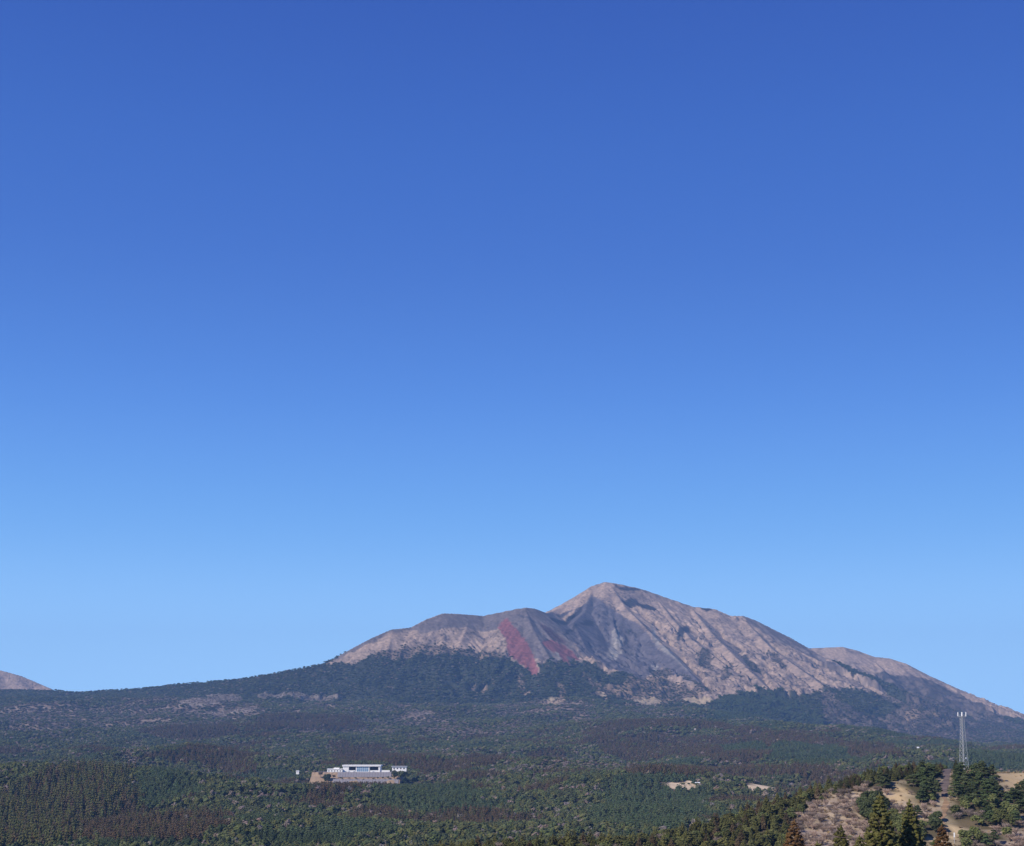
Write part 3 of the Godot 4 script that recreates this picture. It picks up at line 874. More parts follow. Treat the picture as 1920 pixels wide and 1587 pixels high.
func tree_words(kind: String, tint: String, height: float, width: float, tone: int, place: String, x: float, d: float) -> Array:
	var hue: String = {"brown": "reddish brown", "olive": "olive green", "dark": "dark olive", "cypress": "blue-green", "pine": "mid green", "green": "green", "deep": "dark green", "light": "light green", "grey": "grey", "gold": "yellowish", "pink": "pinkish", "twig": "grey"}[tint]
	var u := MID_U + 2620.0 * x / d
	var where := ""
	match place:
		"left": where = "on the near hill's left flank, " + ("low" if u < 1150.0 else "mid-slope" if u < 1380.0 else "by the thicket")
		"crest": where = "on the crest, " + ("far left of the lattice tower" if u < 1660.0 else "just left of the lattice tower")
		"tower": where = "below the lattice tower, " + ("high on the slope" if d > 690.0 else "low on the slope")
		"path": where = "left of the bare track, " + ("high on the hill" if d > 690.0 else "low on the hill")
		"bank": where = ("on the near hill's upper bank " if d > 680.0 else "on the near hill's lower bank ") + ("left of the track" if u < 1768.0 else "right of the track")
		_: where = "at the plain's front, " + ("by the left edge" if u < 170.0 else "far left" if u < 420.0 else "below the little house" if u < 600.0 else "below the white hall" if u < 730.0 else "below the annex" if u < 900.0 else "left of the dark plantation" if u < 1090.0 else "below the dark plantation") + (", foremost" if d < 1240.0 else "")
	var what: String = {"cedar": "pointed conifer", "cypress": "conifer", "pine": "layered pine", "broadleaf": "tree", "bare": "leafless shrub"}[kind]
	var size := ("tall " if height > 7.2 else "low " if height < 4.0 else "") + ("broad " if width > 0.9 * height else "slim " if width < 0.5 * height else "")
	var glow: String = ["dark-toned ", "", "pale-toned "][tone]
	return ["%s%s%s %s %s" % [size, glow, hue, what, where], "%s%s%s %ss %s" % [size, glow, hue, what, where]]

func raise_woods() -> void:
	var g := RandomNumberGenerator.new()
	g.seed = 5
	var category := {"cedar": "tree", "cypress": "tree", "pine": "tree", "broadleaf": "tree", "bare": "shrub"}
	var called := {"cedar": "cedar_tree", "cypress": "cypress_tree", "pine": "pine_tree", "broadleaf": "broadleaf_tree", "bare": "bare_shrub"}
	for k in KINDS:
		var list: Array = close_list[k]
		list.sort_custom(func(a, b): return a[0] < b[0])
		for i in list.size():
			var t: Array = list[i]
			if i >= 290:
				wood_add(k, g, t[1], t[2], t[0], t[3], t[4], t[5])
				continue
			var tone := g.randi() % 3
			var say := tree_words(k, t[5], t[3], t[4], tone, t[6], t[1], t[0])
			var o := thing(called[k], Vector3(t[1], t[2] - 0.15, -t[0]), say[0], category[k], say[1])
			o.rotation.y = g.randf() * TAU
			o.scale = Vector3(t[4], t[3], t[4])
			part("trunk", trunk_of[k], bark, o)
			part("branches" if k == "bare" else "crown", close_mesh[k][g.randi() % 3], leaf_mat[t[5]][tone], o)
	var names := {"cedar": ["cedar_forest", "plantations of brown and olive conifers on the plain"], "cypress": ["cypress_forest", "smooth dark green conifer plantations on the plain"], "pine": ["pine_wood", "pines on the back of the near hill"], "broadleaf": ["broadleaf_forest", "mixed green and grey woodland over the plain and the volcano's foot"], "bare": ["bare_thicket", "leafless grey thicket on the near hill"]}
	for k in KINDS:
		if wood[k][0].is_empty():
			continue
		var o := thing(names[k][0], Vector3.ZERO, names[k][1], "forest")
		o.set_meta("kind", "stuff")
		for n in 3:
			var list: Array = wood[k][n]
			if list.is_empty():
				continue
			var mm := MultiMesh.new()
			mm.transform_format = MultiMesh.TRANSFORM_3D
			mm.use_colors = true
			mm.mesh = far_mesh[k][n]
			mm.instance_count = list.size()
			for i in list.size():
				mm.set_instance_transform(i, list[i][0])
				mm.set_instance_color(i, list[i][1])
			var node := MultiMeshInstance3D.new()
			node.name = "trees" if n == 0 else "trees_%03d" % n
			node.multimesh = mm
			node.material_override = leaf_far
			node.set_meta("kind", "stuff")
			o.add_child(node, true)
		print(k, " ", list_size(k), " close ", close_list[k].size())

func list_size(k: String) -> int:
	return wood[k][0].size() + wood[k][1].size() + wood[k][2].size()

func make_crowns() -> void:
	var t := (1.0 + sqrt(5.0)) / 2.0
	for p in [[-1, t, 0], [1, t, 0], [-1, -t, 0], [1, -t, 0], [0, -1, t], [0, 1, t], [0, -1, -t], [0, 1, -t], [t, 0, -1], [t, 0, 1], [-t, 0, -1], [-t, 0, 1]]:
		ico_v.append(Vector3(p[0], p[1], p[2]).normalized())
	for k in KINDS:
		close_mesh[k] = []
		far_mesh[k] = []
	for i in 3:
		close_mesh.cedar.append(cedar_crown(11 + i, 12, 10.0, 0.14, 5))
		close_mesh.cypress.append(cedar_crown(21 + i, 10, 9.0, 0.14, 3))
		close_mesh.pine.append(pine_crown(31 + i, 9, 12, 0.085, 4))
		close_mesh.broadleaf.append(broad_crown(41 + i, 96, 0.1, 4))
		close_mesh.bare.append(bare_crown(51 + i, 9))
		far_mesh.cedar.append(cedar_crown(61 + i, 6, 5.0, 0.2, 1))
		far_mesh.cypress.append(cedar_crown(71 + i, 5, 5.0, 0.24, 0))
		far_mesh.pine.append(pine_crown(81 + i, 6, 4, 0.13, 1))
		far_mesh.broadleaf.append(broad_crown(91 + i, 22, 0.17, 1))
		far_mesh.bare.append(bare_crown(95 + i, 4))
	trunk_of = {"cedar": trunk_mesh(0.06, 0.8), "cypress": trunk_mesh(0.06, 0.8), "pine": trunk_mesh(0.03, 0.85), "broadleaf": trunk_mesh(0.035, 0.6), "bare": trunk_mesh(0.022, 0.3)}
	leaf_far = matte(Color.WHITE, 0.85, true)
	bark = matte(lin(0.1, 0.075, 0.055), 0.95)
	for k in tints:
		leaf_mat[k] = []
		for q in [0.78, 1.0, 1.28]:
			leaf_mat[k].append(matte(lin(tints[k][0] * q, tints[k][1] * q, tints[k][2] * q), 0.85, true))

# ---------------------------------------------------------------- the track up to the tower
func path_x(d: float) -> float:
	return along([[600, 184.0], [640, 196.0], [680, 209.0], [720, 222.5], [760, 236.0]], d)

func build_path() -> void:
	var m := MB.new()
	var g := RandomNumberGenerator.new()
	g.seed = 8
	var dd := 618.0
	while dd < 752.0:
		var a := []
		for e in [dd, dd + 2.0]:
			var half := lerpf(0.9, 1.9, smoothstep(630.0, 720.0, e)) + rough.get_noise_1d(e * 8.0) * 1.3
			var row := []
			for s in 5:
				var x: float = path_x(e) + rough.get_noise_1d(e * 3.0 + 500.0) * 2.4 + half * (s / 2.0 - 1.0)
				row.append(Vector3(x, ground_at(x, e) + 0.12, -e))
			a.append(row)
		var col := mixc(Color(0.42, 0.28, 0.17), Color(0.19, 0.15, 0.14), smoothstep(672.0, 702.0, dd)) * g.randf_range(0.8, 1.15)
		for s in 4:
			m.quad(a[0][s], a[0][s + 1], a[1][s + 1], a[1][s], a[0][s] - Vector3(0, 50, 0), col)
		dd += 2.0
	part("path", m.done(), matte(Color.WHITE, 0.95, true, 0.15), self).set_meta("kind", "structure")

# ---------------------------------------------------------------- lattice tower
func build_tower() -> void:
	var at := meet(1808, 1440, 600, 900)
	at.y = ground_at(at.x, -at.z)
	var steel := matte(lin(0.38, 0.4, 0.42), 0.5)
	steel.metallic = 0.3
	var white := matte(lin(0.8, 0.8, 0.8), 0.5)
	var o := thing("lattice_tower", at, "grey steel lattice telecom tower with white panel antennas on top of the near hill", "tower")
	o.rotation.y = 0.5
	o.scale = Vector3(1, 1.06, 1)
	var half := func(y: float) -> float: return lerpf(1.75, 0.8, minf(y / 21.0, 1.0))
	for sx in [-1, 1]:
		for sz in [-1, 1]:
			var m := MB.new()
			var y := -1.0
			while y < 27.0:
				var e := minf(y + 3.5, 27.0)
				var p: float = half.call(maxf(y, 0.0))
				var q: float = half.call(e)
				m.rod(Vector3(sx * p, y, sz * p), Vector3(sx * q, e, sz * q), 0.1, 0.09, 6)
				y = e
			part("leg", m.done(), steel, o)
	var ys := [0.2, 2.6, 5.0, 7.4, 9.8, 12.0, 14.2, 16.3, 18.2, 20.0, 21.5, 22.9, 24.3, 25.6, 26.9]
	for i in ys.size():
		var m := MB.new()
		var p: float = half.call(ys[i])
		var c := [Vector3(-p, ys[i], -p), Vector3(p, ys[i], -p), Vector3(p, ys[i], p), Vector3(-p, ys[i], p)]
		for k in 4:
			m.rod(c[k], c[(k + 1) % 4], 0.06, 0.06, 4)
		if i + 1 < ys.size():
			var q: float = half.call(ys[i + 1])
			var t := [Vector3(-q, ys[i + 1], -q), Vector3(q, ys[i + 1], -q), Vector3(q, ys[i + 1], q), Vector3(-q, ys[i + 1], q)]
			for k in 4:
				m.rod(c[k], t[(k + 1) % 4], 0.05, 0.05, 4)
				m.rod(c[(k + 1) % 4], t[k], 0.05, 0.05, 4)
		part("bracing", m.done(), steel, o)
	var m := MB.new()
	for s in [-0.22, 0.22]:
		m.rod(Vector3(s, 0, 0.1), Vector3(s, 27, 0.1), 0.05, 0.05, 4)
	var y := 0.5
	while y < 27.0:
		m.rod(Vector3(-0.22, y, 0.1), Vector3(0.22, y, 0.1), 0.03, 0.03, 3)
		y += 0.5
	part("ladder", m.done(), steel, o)
	block("cable_tray", Vector3(-0.2, 0.4, -0.32), Vector3(0.2, 27.0, -0.2), matte(lin(0.3, 0.3, 0.3), 0.8), o)
	m = MB.new()
	for k in 12:
		var a := Vector3(cos(TAU * k / 12.0), 0, sin(TAU * k / 12.0)) * 1.75
		var b := Vector3(cos(TAU * (k + 1) / 12.0), 0, sin(TAU * (k + 1) / 12.0)) * 1.75
		for h in [26.6, 27.7]:
			m.rod(a + Vector3.UP * h, b + Vector3.UP * h, 0.05, 0.05, 4)
		m.rod(a + Vector3.UP * 26.6, a + Vector3.UP * 27.7, 0.04, 0.04, 4)
		m.rod(Vector3(0, 26.6, 0), a + Vector3.UP * 26.6, 0.05, 0.05, 4)
	part("platform", m.done(), steel, o)
	for k in 6:
		var a := TAU * k / 6.0 + 0.35
		var p := Vector3(cos(a), 0, sin(a)) * 2.15
		var q := MB.new()
		q.rod(p + Vector3.UP * 26.4, p + Vector3.UP * 29.0, 0.06, 0.06, 5)
		q.rod(p * 0.8 + Vector3.UP * 27.2, p + Vector3.UP * 27.2, 0.05, 0.05, 4)
		var pole := part("antenna_mount", q.done(), steel, o)
		var an := block("antenna", Vector3(-0.2, 26.9, -0.12), Vector3(0.2, 29.0, 0.12), white, pole)
		an.position = Vector3(cos(a), 0, sin(a)) * 2.36
		an.rotation.y = PI / 2 - a
	var dish := MB.new()
	for k in 12:
		var a := Vector3(cos(TAU * k / 12.0) * 0.5, sin(TAU * k / 12.0) * 0.5, 0)
		var b := Vector3(cos(TAU * (k + 1) / 12.0) * 0.5, sin(TAU * (k + 1) / 12.0) * 0.5, 0)
		dish.quad(a, b, b * 0.9 + Vector3(0, 0, -0.35), a * 0.9 + Vector3(0, 0, -0.35), Vector3.ZERO, Color.WHITE)
		dish.tri(a, b, Vector3(0, 0, 0.08), Vector3(0, 0, -1), Color.WHITE)
	var di := part("dish", dish.done(), white, o)
	di.position = Vector3(0.3, 5.9, 1.55)

# ---------------------------------------------------------------- the white buildings on their terrace
var yard := PackedVector2Array()
const YARD_D := 2650.0

func plan_yard() -> void:
	var a := ray(574, 1448).x * YARD_D
	var b := ray(762, 1448).x * YARD_D
	yard = PackedVector2Array([Vector2(a, YARD_D - 100.0), Vector2(b - 12.0, YARD_D - 100.0), Vector2(b - 12.0, YARD_D - 10.0), Vector2(b + 14.0, YARD_D + 12.0), Vector2(b + 14.0, YARD_D + 52.0), Vector2(a - 24.0, YARD_D + 48.0)])

func build_yard() -> void:
	var top := pt(642, 1448.5, YARD_D).y
	var foot := pt(642, 1466.0, YARD_D - 40.0).y
	var px := func(u: float) -> float: return ray(u, 1448.0).x * YARD_D
	var soil := matte(lin(0.42, 0.3, 0.2), 0.95, false, 0.05)
	var paved := matte(lin(0.22, 0.2, 0.22), 0.9, false, 0.08)
	var white := matte(lin(0.82, 0.81, 0.79), 0.6)
	var glass := matte(lin(0.16, 0.28, 0.42), 0.12)
	glass.metallic_specular = 0.6
	var dark := matte(lin(0.06, 0.06, 0.075), 0.8)
	var grey := matte(lin(0.36, 0.36, 0.38), 0.6)

	# embankment: a levelled yard on a bank of bare soil
	var m := MB.new()
	var zt := -YARD_D
	var l: float = px.call(585.0)
	var r: float = px.call(752.0)
	var g := RandomNumberGenerator.new(); g.seed = 3
	var rows := [[foot - 14.0, 48.0], [foot, 30.0], [foot + 3.5, 24.0], [lerpf(foot, top, 0.45), 14.0], [lerpf(foot, top, 0.5), 9.0], [top, 1.0]]
	var cols := 40
	var gridp := []
	for q in rows:
		var line := []
		for i in cols + 1:
			var x := lerpf(l, r, i / float(cols))
			line.append(Vector3(x, q[0] + g.randf_range(-0.25, 0.25), zt + q[1] + g.randf_range(-1.0, 1.0) + sin(i * 0.4) * 1.5))
		gridp.append(line)
	for j in rows.size() - 1:
		for i in cols:
			m.quad(gridp[j][i], gridp[j][i + 1], gridp[j + 1][i + 1], gridp[j + 1][i], Vector3((l + r) * 0.5, foot - 60.0, zt - 60.0), Color.WHITE)
	for s in [0, cols]:
		for j in rows.size() - 1:
			m.quad(gridp[j][s], gridp[j + 1][s], gridp[j + 1][s] + Vector3(0, 0, -50), gridp[j][s] + Vector3(0, 0, -60), Vector3((l + r) * 0.5, foot, zt), Color.WHITE)
	var bank := part("embankment", m.done(), soil, self)
	bank.set_meta("kind", "structure")
	var yd := block("yard", Vector3(l + 5.0, top - 14.0, zt - 48.0), Vector3(r + 1.0, top - 0.02, zt + 0.5), paved, self)
	yd.set_meta("kind", "structure")
	# grey slope paving along the front, broken by a soil bench
	var w := MB.new()
	var wl: float = px.call(634.0)
	var wr: float = px.call(735.0)
	var n := 20
	for i in n:
		var x0 := lerpf(wl, wr, i / float(n))
		var x1 := lerpf(wl, wr, (i + 1.0) / n) - 0.35
		var b0 := lerpf(foot, top, 0.46)
		w.quad(Vector3(x0, b0, zt + 15.6), Vector3(x1, b0, zt + 15.6), Vector3(x1, top + 0.4, zt + 2.6), Vector3(x0, top + 0.4, zt + 2.6), Vector3(x0, b0 - 30.0, zt - 20.0), Color.WHITE)
	for i in n:
		var x0 := lerpf(px.call(628.0), px.call(750.0), i / float(n))
		var x1 := lerpf(px.call(628.0), px.call(750.0), (i + 1.0) / n) - 0.35
		w.quad(Vector3(x0, foot - 4.0, zt + 36.0), Vector3(x1, foot - 4.0, zt + 36.0), Vector3(x1, foot + 4.2, zt + 25.6), Vector3(x0, foot + 4.2, zt + 25.6), Vector3(x0, foot - 40.0, zt - 20.0), Color.WHITE)
	var rw := part("retaining_wall", w.done(), matte(lin(0.3, 0.28, 0.3), 0.9, false, 0.06), self)
	tag(rw, "long grey paved retaining slope in front of the white hall", "wall")

	# main hall
	var hx0: float = px.call(642.0)
	var hx1: float = px.call(712.0)
	var hall := thing("school_hall", Vector3((hx0 + hx1) * 0.5, top, zt - 6.0), "long white flat-roofed hall with blue glazed front on the terrace in the forest", "building")
	var hw := (hx1 - hx0) * 0.5
	block("wall", Vector3(-hw, 0, -30), Vector3(hw, 10.6, -7), white, hall)
	block("wall", Vector3(-hw, 0, -6.99), Vector3(-hw + 11.0, 10.6, 0), white, hall)
	block("wall", Vector3(hw - 3.2, 0, -6.99), Vector3(hw, 10.6, 0), white, hall)
	block("parapet", Vector3(-hw + 11.01, 0, -1.2), Vector3(-hw + 23.0, 3.2, -0.4), white, hall)
	block("parapet", Vector3(hw - 19.0, 0, -1.2), Vector3(hw - 3.21, 3.2, -0.4), white, hall)
	var rm := MB.new()
	rm.box(Vector3(-hw - 1.4, 10.61, -31), Vector3(hw + 1.4, 13.2, 1.6))
	var rf := part("roof", rm.done(), white, hall)
	block("fascia", Vector3(-hw - 1.5, 12.6, 1.61), Vector3(hw + 1.5, 13.5, 1.8), white, rf)
	for k in 2:
		block("recess_shade", Vector3(-hw + 11.3 if k == 0 else hw - 19.5, 3.6, -6.9), Vector3(-hw + 23.4 if k == 0 else hw - 3.5, 10.3, -6.8), dark, hall)  # dark sheets stand in for the shade inside the two recesses
	block("glazed_bay", Vector3(-hw + 24.4, 0, -6.98), Vector3(hw - 20.4, 10.55, -0.6), white, hall)
	var gx0 := -hw + 26.0
	var gx1 := hw - 22.0
	for i in 6:
		for j in 3:
			var a := lerpf(gx0, gx1, i / 6.0) + 0.22
			var b := lerpf(gx0, gx1, (i + 1) / 6.0) - 0.22
			block("window", Vector3(a, 1.0 + j * 3.1, -0.59), Vector3(b, 3.75 + j * 3.1, -0.5), glass, hall)
	# left wing
	var lx0: float = px.call(613.0)
	var lx1: float = px.call(643.0)
	var wing := thing("left_wing", Vector3((lx0 + lx1) * 0.5, top, zt - 2.0), "low white wing joined to the left end of the white hall", "building")
	var lw := (lx1 - lx0) * 0.5
	block("wall", Vector3(-lw, -2.5, -16), Vector3(lw - 1.6, 5.2, 0), white, wing)
	block("roof", Vector3(-lw - 0.6, 5.21, -16.6), Vector3(lw - 1.6, 6.2, 0.8), white, wing)
	block("upper_wall", Vector3(-lw + 12.0, 6.21, -12), Vector3(-lw + 22.0, 8.2, -2), white, wing)
	for i in 5:
		block("window", Vector3(-lw + 2.0 + i * 5.4, 1.2, 0.01), Vector3(-lw + 4.6 + i * 5.4, 3.2, 0.08), dark, wing)
	# right annex
	var ax0: float = px.call(733.0)
	var ax1: float = px.call(760.0)
	var annex := thing("annex", Vector3((ax0 + ax1) * 0.5, top + 4.0, zt - 24.0), "small white annex with grey flat roof right of the white hall, behind a dark tree", "building")
	var aw := (ax1 - ax0) * 0.5
	block("wall", Vector3(-aw, -8, -10), Vector3(aw, 5.4, 0), white, annex)
	block("roof", Vector3(-aw - 1.4, 5.41, -11), Vector3(aw + 1.4, 6.9, 1.6), grey, annex)
	for i in 4:
		block("window", Vector3(-aw + 2.5 + i * 6.2, 1.0, 0.01), Vector3(-aw + 5.5 + i * 6.2, 3.4, 0.08), dark, annex)
	# low fence wall between hall and annex
	var fx0: float = px.call(714.0)
	var fx1: float = px.call(730.0)
	var lowwall := block("boundary_wall", Vector3(fx0, top - 0.5, zt - 8.6), Vector3(fx1, top + 3.4, zt - 8.0), white, self)
	tag(lowwall, "low white wall between the white hall and the annex", "wall")
	# little white house at the left end of the yard
	var hs := pt(558, 1447, YARD_D + 10.0)
	hs.y = top - 1.0
	little_house(hs, 2.6, 3.6, white, matte(lin(0.7, 0.7, 0.7), 0.6), "tiny white house among trees left of the terrace")
	# parked cars along the terrace edge
	var car_u := [648.0, 654.5, 664.0, 700.0]
	var car_say := ["dark car parked left before the white hall, nearest the left wing", "dark car parked before the hall's left white wall", "dark car parked beside the glazed bay of the white hall", "dark car parked before the right end of the white hall"]
	for i in 4:
		car(Vector3(px.call(car_u[i]), top, zt - 2.0), [dark, grey, dark, grey][i], glass, car_say[i])
	# trees that stand before the bank
	var bushes := [[640.0, 1461.5, 3.5, "dull green low bush at the left end of the terrace's soil bench"], [655.0, 1461.0, 2.8, "brown low bush on the soil bench below the hall's left wall", ], [667.0, 1461.0, 3.6, "green bush on the soil bench below the hall's left recess"], [690.0, 1460.5, 2.6, "grey low bush on the soil bench below the glazed bay's right side"], [708.0, 1460.5, 3.0, "dark low bush on the soil bench below the hall's right pier"], [727.0, 1460.0, 4.2, "green bush on the soil bench beside the large dark tree"]]
	for i in bushes.size():
		bank_tree(bushes[i][0], bushes[i][1], bushes[i][2], bushes[i][2] * 1.7, ["olive", "brown", "green", "grey", "deep", "green"][i], bushes[i][3])
	bank_tree(760.0, 1458.0, 13.0, 14.0, "deep", "dark green tree below the annex's right end")
	bank_tree(626.0, 1459.0, 6.0, 6.0, "brown", "brown bush on the orange bank right of the dark bushy tree")
	bank_tree(590.0, 1450.0, 6.0, 9.0, "grey", "grey leafless bush at the left end of the terrace top")
	bank_tree(612.0, 1467.0, 17.0, 17.0, "deep", "dark bushy tree before the orange bank below the left wing")
	bank_tree(600.0, 1455.0, 9.0, 10.0, "grey", "grey leafless tree at the top of the orange bank left of the terrace")
	bank_tree(740.0, 1463.0, 20.0, 14.0, "deep", "large dark round tree at the right end of the terrace")
	bank_tree(752.0, 1462.0, 18.0, 14.0, "green", "green tree right of the large dark tree at the terrace end")
	bank_tree(700.0, 1462.0, 3.2, 5.0, "brown", "small reddish shrub on the terrace's soil bench, below the hall's right end")
	bank_tree(718.0, 1461.0, 4.5, 5.0, "brown", "reddish brown shrub on the soil bench near the terrace's right end")
	bank_tree(681.0, 1463.0, 2.6, 4.0, "brown", "small dark shrub on the soil bench below the glazed bay")

func bank_tree(u: float, v: float, height: float, width: float, tint: String, say: String) -> void:
	var p := pt(u, v, YARD_D - 26.0)
	var o := thing("bank_tree", p - Vector3(0, height * 0.06, 0), say, "tree")
	o.scale = Vector3(width, height, width)
	o.rotation.y = u
	part("trunk", trunk_of.broadleaf, bark, o)
	part("crown", close_mesh.broadleaf[int(u) % 3], leaf_mat[tint][0 if tint == "deep" else 1], o)

func car(at: Vector3, body: Material, glass: Material, say: String) -> void:
	var o := thing("parked_car", at, say, "car", "cars parked before the white hall")
	var m := MB.new()
	m.box(Vector3(-2.2, 0.35, -0.85), Vector3(2.2, 0.95, 0.85))
	part("body", m.done(), body, o)
	m = MB.new()
	m.quad(Vector3(-1.6, 0.95, 0.82), Vector3(1.3, 0.95, 0.82), Vector3(0.8, 1.5, 0.68), Vector3(-1.1, 1.5, 0.68), Vector3(0, 1, 0), Color.WHITE)
	m.quad(Vector3(-1.6, 0.95, -0.82), Vector3(1.3, 0.95, -0.82), Vector3(0.8, 1.5, -0.68), Vector3(-1.1, 1.5, -0.68), Vector3(0, 1, 0), Color.WHITE)
	m.quad(Vector3(-1.6, 0.95, 0.82), Vector3(-1.6, 0.95, -0.82), Vector3(-1.1, 1.5, -0.68), Vector3(-1.1, 1.5, 0.68), Vector3(0, 1, 0), Color.WHITE)
	m.quad(Vector3(1.3, 0.95, 0.82), Vector3(1.3, 0.95, -0.82), Vector3(0.8, 1.5, -0.68), Vector3(0.8, 1.5, 0.68), Vector3(0, 1, 0), Color.WHITE)
	part("cabin", m.done(), glass, o)
	block("roof", Vector3(-1.1, 1.5, -0.68), Vector3(0.8, 1.56, 0.68), body, o)
	for x in [-1.4, 1.4]:
		for z in [-0.8, 0.8]:
			m = MB.new()
			m.rod(Vector3(x, 0.33, z - 0.1), Vector3(x, 0.33, z + 0.1), 0.33, 0.33, 10)
			part("wheel", m.done(), bark, o)

func little_house(at: Vector3, half: float, tall: float, wall: Material, roof: Material, say: String) -> void:
	var o := thing("house", at, say, "house")
	block("wall", Vector3(-half, -3, -half), Vector3(half, tall * 0.6, half), wall, o)
	var m := MB.new()
	var e := half + 0.5
	var y := tall * 0.6
	m.quad(Vector3(-e, y, e), Vector3(e, y, e), Vector3(e, tall, 0), Vector3(-e, tall, 0), Vector3(0, y - 3, 0), Color.WHITE)
	m.quad(Vector3(-e, y, -e), Vector3(e, y, -e), Vector3(e, tall, 0), Vector3(-e, tall, 0), Vector3(0, y - 3, 0), Color.WHITE)
	for s in [-half, half]:
		m.tri(Vector3(s, y, -half), Vector3(s, y, half), Vector3(s, tall - 0.3, 0), Vector3(0, y, 0), Color.WHITE)
	part("roof", m.done(), roof, o)
	block("window", Vector3(-half * 0.5, tall * 0.2, half + 0.01), Vector3(half * 0.4, tall * 0.42, half + 0.06), bark, o)

# ---------------------------------------------------------------- foreground cedars
func build_foreground() -> void:
	var meshes := []
	for i in 4:
		meshes.append(cedar_crown(301 + i, 34, 26.0, 0.056, 7, 0.04))
	var list := [
		[1490, 1538, 255, 0.6, "rust", 0, 1, "rust-brown conifer at the bottom, leftmost of the foreground conifers"],
		[1577, 1550, 250, 0.62, "gold", 1, 0, "olive green conifer at the bottom, second of the foreground conifers from the left"],
		[1612, 1567, 246, 0.66, "gold", 3, 1, "short yellowish conifer in front of the tallest foreground conifer, at its left foot"],
		[1650, 1489, 260, 0.56, "gold", 2, 1, "tallest yellow-green foreground conifer, with layered drooping tufts"],
		[1705, 1502, 266, 0.5, "gold", 0, 1, "tall yellow-green conifer just right of the tallest foreground conifer"],
		[1766, 1547, 252, 0.6, "rust", 3, 0, "rust-brown conifer at the bottom, rightmost of the foreground conifers"],
		[1532, 1580, 244, 0.7, "gold", 2, 2, "tip of a yellow conifer at the bottom edge between the two leftmost conifers"]]
	for t in list:
		var top := pt(t[0], t[1], t[2])
		var y := ground_at(top.x, t[2])
		var tall := top.y - y
		var o := thing("foreground_cedar", Vector3(top.x, y, -t[2]), t[7], "tree", "conifers in the foreground at the bottom right")
		o.scale = Vector3(tall * t[3], tall, tall * t[3])
		o.rotation.y = t[0]
		part("trunk", trunk_of.cedar, bark, o)
		part("crown", meshes[t[5]], leaf_mat[t[4]][t[6]], o)
	# marker post beside the right-hand conifer
	var p := meet(1790, 1582, 430, 900)
	var post := thing("marker_post", p, "slim white post on the dry bank right of the rust-brown conifer", "post")
	var m := MB.new()
	m.rod(Vector3(0, -0.5, 0), Vector3(0, 3.6, 0), 0.14, 0.14, 6)
	part("pole", m.done(), matte(lin(0.4, 0.4, 0.42), 0.6), post)
	block("plate", Vector3(-0.3, 2.6, 0.15), Vector3(0.3, 4.6, 0.2), matte(lin(0.8, 0.8, 0.8), 0.5), post)

func small_houses() -> void:
	var white := matte(lin(0.8, 0.8, 0.8), 0.6)
	var p := meet(1308, 1473, 1500, 4000)
	little_house(p + Vector3(0, 1.5, 0), 3.4, 3.2, white, matte(lin(0.75, 0.78, 0.8), 0.5), "small white house at the right end of the pale field strip")
	p = meet(1722, 1409, 3000, 6000)
	little_house(p + Vector3(0, 6, 0), 2.6, 5.0, white, white, "tiny white house above the near hill's wooded crest")
	p = meet(1303, 1372, 3500, 6000)
	little_house(p + Vector3(0, 6.5, 0), 3.2, 3.4, matte(lin(0.42, 0.35, 0.3), 0.8), matte(lin(0.45, 0.38, 0.34), 0.8), "tiny pale house on the brown wooded ridge")

func scatter_tufts() -> void:
	var g := RandomNumberGenerator.new()
	g.seed = 12
	var m := MB.new()
	for i in 16:
		var a := g.randf() * TAU
		var o := Vector3(cos(a), 0, sin(a))
		var s := Vector3(-o.z, 0, o.x) * 0.12
		m.tri(o * 0.15 - s, o * 0.15 + s, o * g.randf_range(0.35, 0.75) + Vector3.UP * g.randf_range(0.5, 1.0), Vector3(0, 0, 0), shade(g, 0.3))
	var mesh := m.done()
	var list := []
	var d := 480.0
	while d < 800.0:
		var x := 60.0
		while x < 0.4 * d:
			var px := x + g.randf_range(-1.3, 1.3)
			var pd := d + g.randf_range(-1.3, 1.3)
			x += 2.2
			var k := hill_at(px, pd)
			if absf(px - path_x(pd)) < 3.0 and pd > 615.0:
				continue
			if (k == GRASS or k == PINK) and g.randf() < 0.6 or k == PALE and g.randf() < 0.08:
				var s := g.randf_range(0.5, 1.3)
				var c := Color(0.4, 0.3, 0.17) if g.randf() < 0.5 else Color(0.24, 0.18, 0.13)
				list.append([Transform3D(Basis(Vector3.UP, g.randf() * TAU).scaled(Vector3(s * 1.5, s, s * 1.5)), Vector3(px, ground_at(px, pd) - 0.05, -pd)), c * g.randf_range(0.7, 1.2)])
		d += 2.2
	var mm := MultiMesh.new()
	mm.transform_format = MultiMesh.TRANSFORM_3D
	mm.use_colors = true
	mm.mesh = mesh
	mm.instance_count = list.size()
	for i in list.size():
		mm.set_instance_transform(i, list[i][0])
		mm.set_instance_color(i, list[i][1])
	var node := MultiMeshInstance3D.new()
	node.name = "dry_grass"
	node.multimesh = mm
	node.material_override = leaf_far
	add_child(node, true)
	tag(node, "tufts of dry tan grass on the near hill's bank", "grass", "", "stuff")

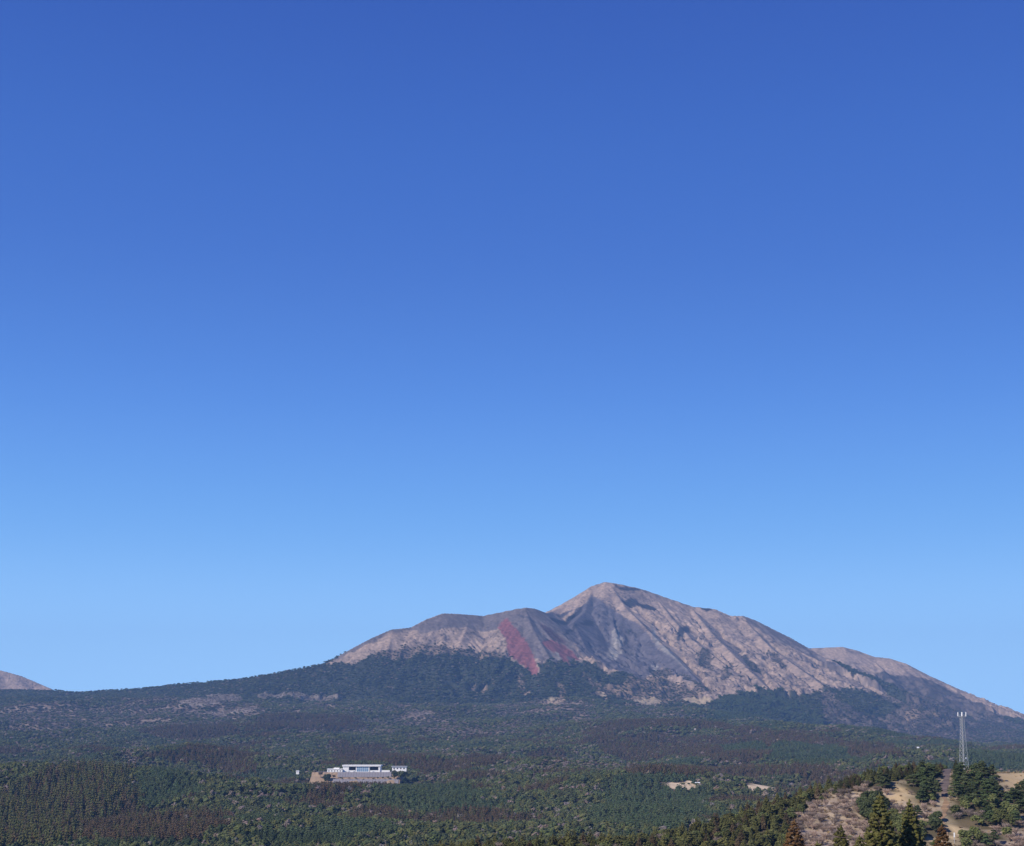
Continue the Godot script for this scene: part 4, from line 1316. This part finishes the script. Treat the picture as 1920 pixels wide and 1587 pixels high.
# ---------------------------------------------------------------- all together
func _ready() -> void:
	var cam := Camera3D.new()
	cam.name = "camera"
	cam.projection = Camera3D.PROJECTION_FRUSTUM
	cam.near = 1.0
	cam.far = 40000.0
	cam.size = 1587.0 / FOCAL
	cam.frustum_offset = Vector2(0, (MID_V - 793.5) / FOCAL)
	cam.rotation.x = PITCH
	add_child(cam)
	cam.current = true

	var sky_rows := [[-1.0, 0.41, 0.745, 1.19], [1.0, 0.4, 0.73, 1.17], [3.9, 0.342, 0.655, 1.09], [8.0, 0.185, 0.44, 0.9], [12.5, 0.106, 0.286, 0.755], [18.0, 0.063, 0.18, 0.59], [24.0, 0.043, 0.131, 0.495], [29.0, 0.033, 0.099, 0.425], [45.0, 0.024, 0.075, 0.35], [90.0, 0.018, 0.055, 0.29]]
	var im := Image.create_empty(16, 720, false, Image.FORMAT_RGBF)
	for y in 720:
		var e := 90.0 - (y + 0.5) * 0.25
		var c := Color(0.12, 0.12, 0.1)
		if e > -1.0:
			var k := 1
			while k < sky_rows.size() - 1 and e > sky_rows[k][0]:
				k += 1
			var q := []
			for w in [-2, -1, 0, 1]:
				q.append(sky_rows[clampi(k + w, 0, sky_rows.size() - 1)])
			var t: float = (e - q[1][0]) / (q[2][0] - q[1][0])
			var v := []
			for w in [1, 2, 3]:
				v.append(cubic_interpolate_in_time(q[1][w], q[2][w], q[0][w], q[3][w], t, q[2][0] - q[1][0], q[0][0] - q[1][0], q[3][0] - q[1][0]))
			c = Color(v[0], v[1], v[2])
		for x in 16:
			im.set_pixel(x, y, c)
	var pano := PanoramaSkyMaterial.new()
	pano.panorama = ImageTexture.create_from_image(im)
	var env := Environment.new()
	env.background_mode = Environment.BG_SKY
	env.sky = Sky.new()
	env.sky.sky_material = pano
	env.tonemap_mode = Environment.TONE_MAPPER_LINEAR
	env.tonemap_exposure = 1.12
	env.sdfgi_enabled = true
	env.ssao_enabled = true
	env.ssil_enabled = true
	env.fog_enabled = true
	env.fog_density = 0.000048
	env.fog_light_color = lin(0.3, 0.55, 1.0)
	var we := WorldEnvironment.new()
	we.name = "sky"
	we.environment = env
	add_child(we)

	var sun := DirectionalLight3D.new()
	sun.name = "sun"
	sun.light_energy = 1.6
	sun.light_color = Color(1.0, 0.965, 0.92)
	sun.light_angular_distance = 0.5
	sun.shadow_enabled = true
	sun.look_at_from_position(Vector3(-0.8, 0.68, 0.62), Vector3.ZERO)
	add_child(sun)

	var t0 := Time.get_ticks_msec()
	var fn := FastNoiseLite.new()
	fn.seed = 2; fn.frequency = 0.02; fn.fractal_octaves = 5; fn.fractal_gain = 0.65
	grain = NoiseTexture2D.new()
	grain.width = 512; grain.height = 512; grain.seamless = true
	grain.noise = fn
	var ramp := Gradient.new()
	ramp.set_color(0, Color(0.78, 0.78, 0.78)); ramp.set_color(1, Color(1, 1, 1))
	grain.color_ramp = ramp

	shape_land()
	print("land ", Time.get_ticks_msec() - t0)
	draw_maps()
	print("maps ", Time.get_ticks_msec() - t0)
	plan_yard()
	sheet("hill", near_land, hill_tint, matte(Color.WHITE, 0.95, true, 0.12))
	sheet("plain", mid_land, plain_tint, matte(Color.WHITE, 0.95, true))
	sheet("mountain", far_land, mountain_tint, matte(Color.WHITE, 0.95, true, 0.004))
	var gm := MB.new()
	gm.quad(Vector3(-9000, -170, 3000), Vector3(9000, -170, 3000), Vector3(9000, -170, -12000), Vector3(-9000, -170, -12000), Vector3(0, -500, 0), Color.WHITE)
	part("ground", gm.done(), matte(lin(0.06, 0.06, 0.04), 0.95), self).set_meta("kind", "structure")
	print("sheets ", Time.get_ticks_msec() - t0)
	make_crowns()
	build_path()
	build_tower()
	build_yard()
	small_houses()
	build_foreground()
	scatter_tufts()
	print("things ", Time.get_ticks_msec() - t0)
	grow_woods()
	raise_woods()
	print("woods ", Time.get_ticks_msec() - t0)
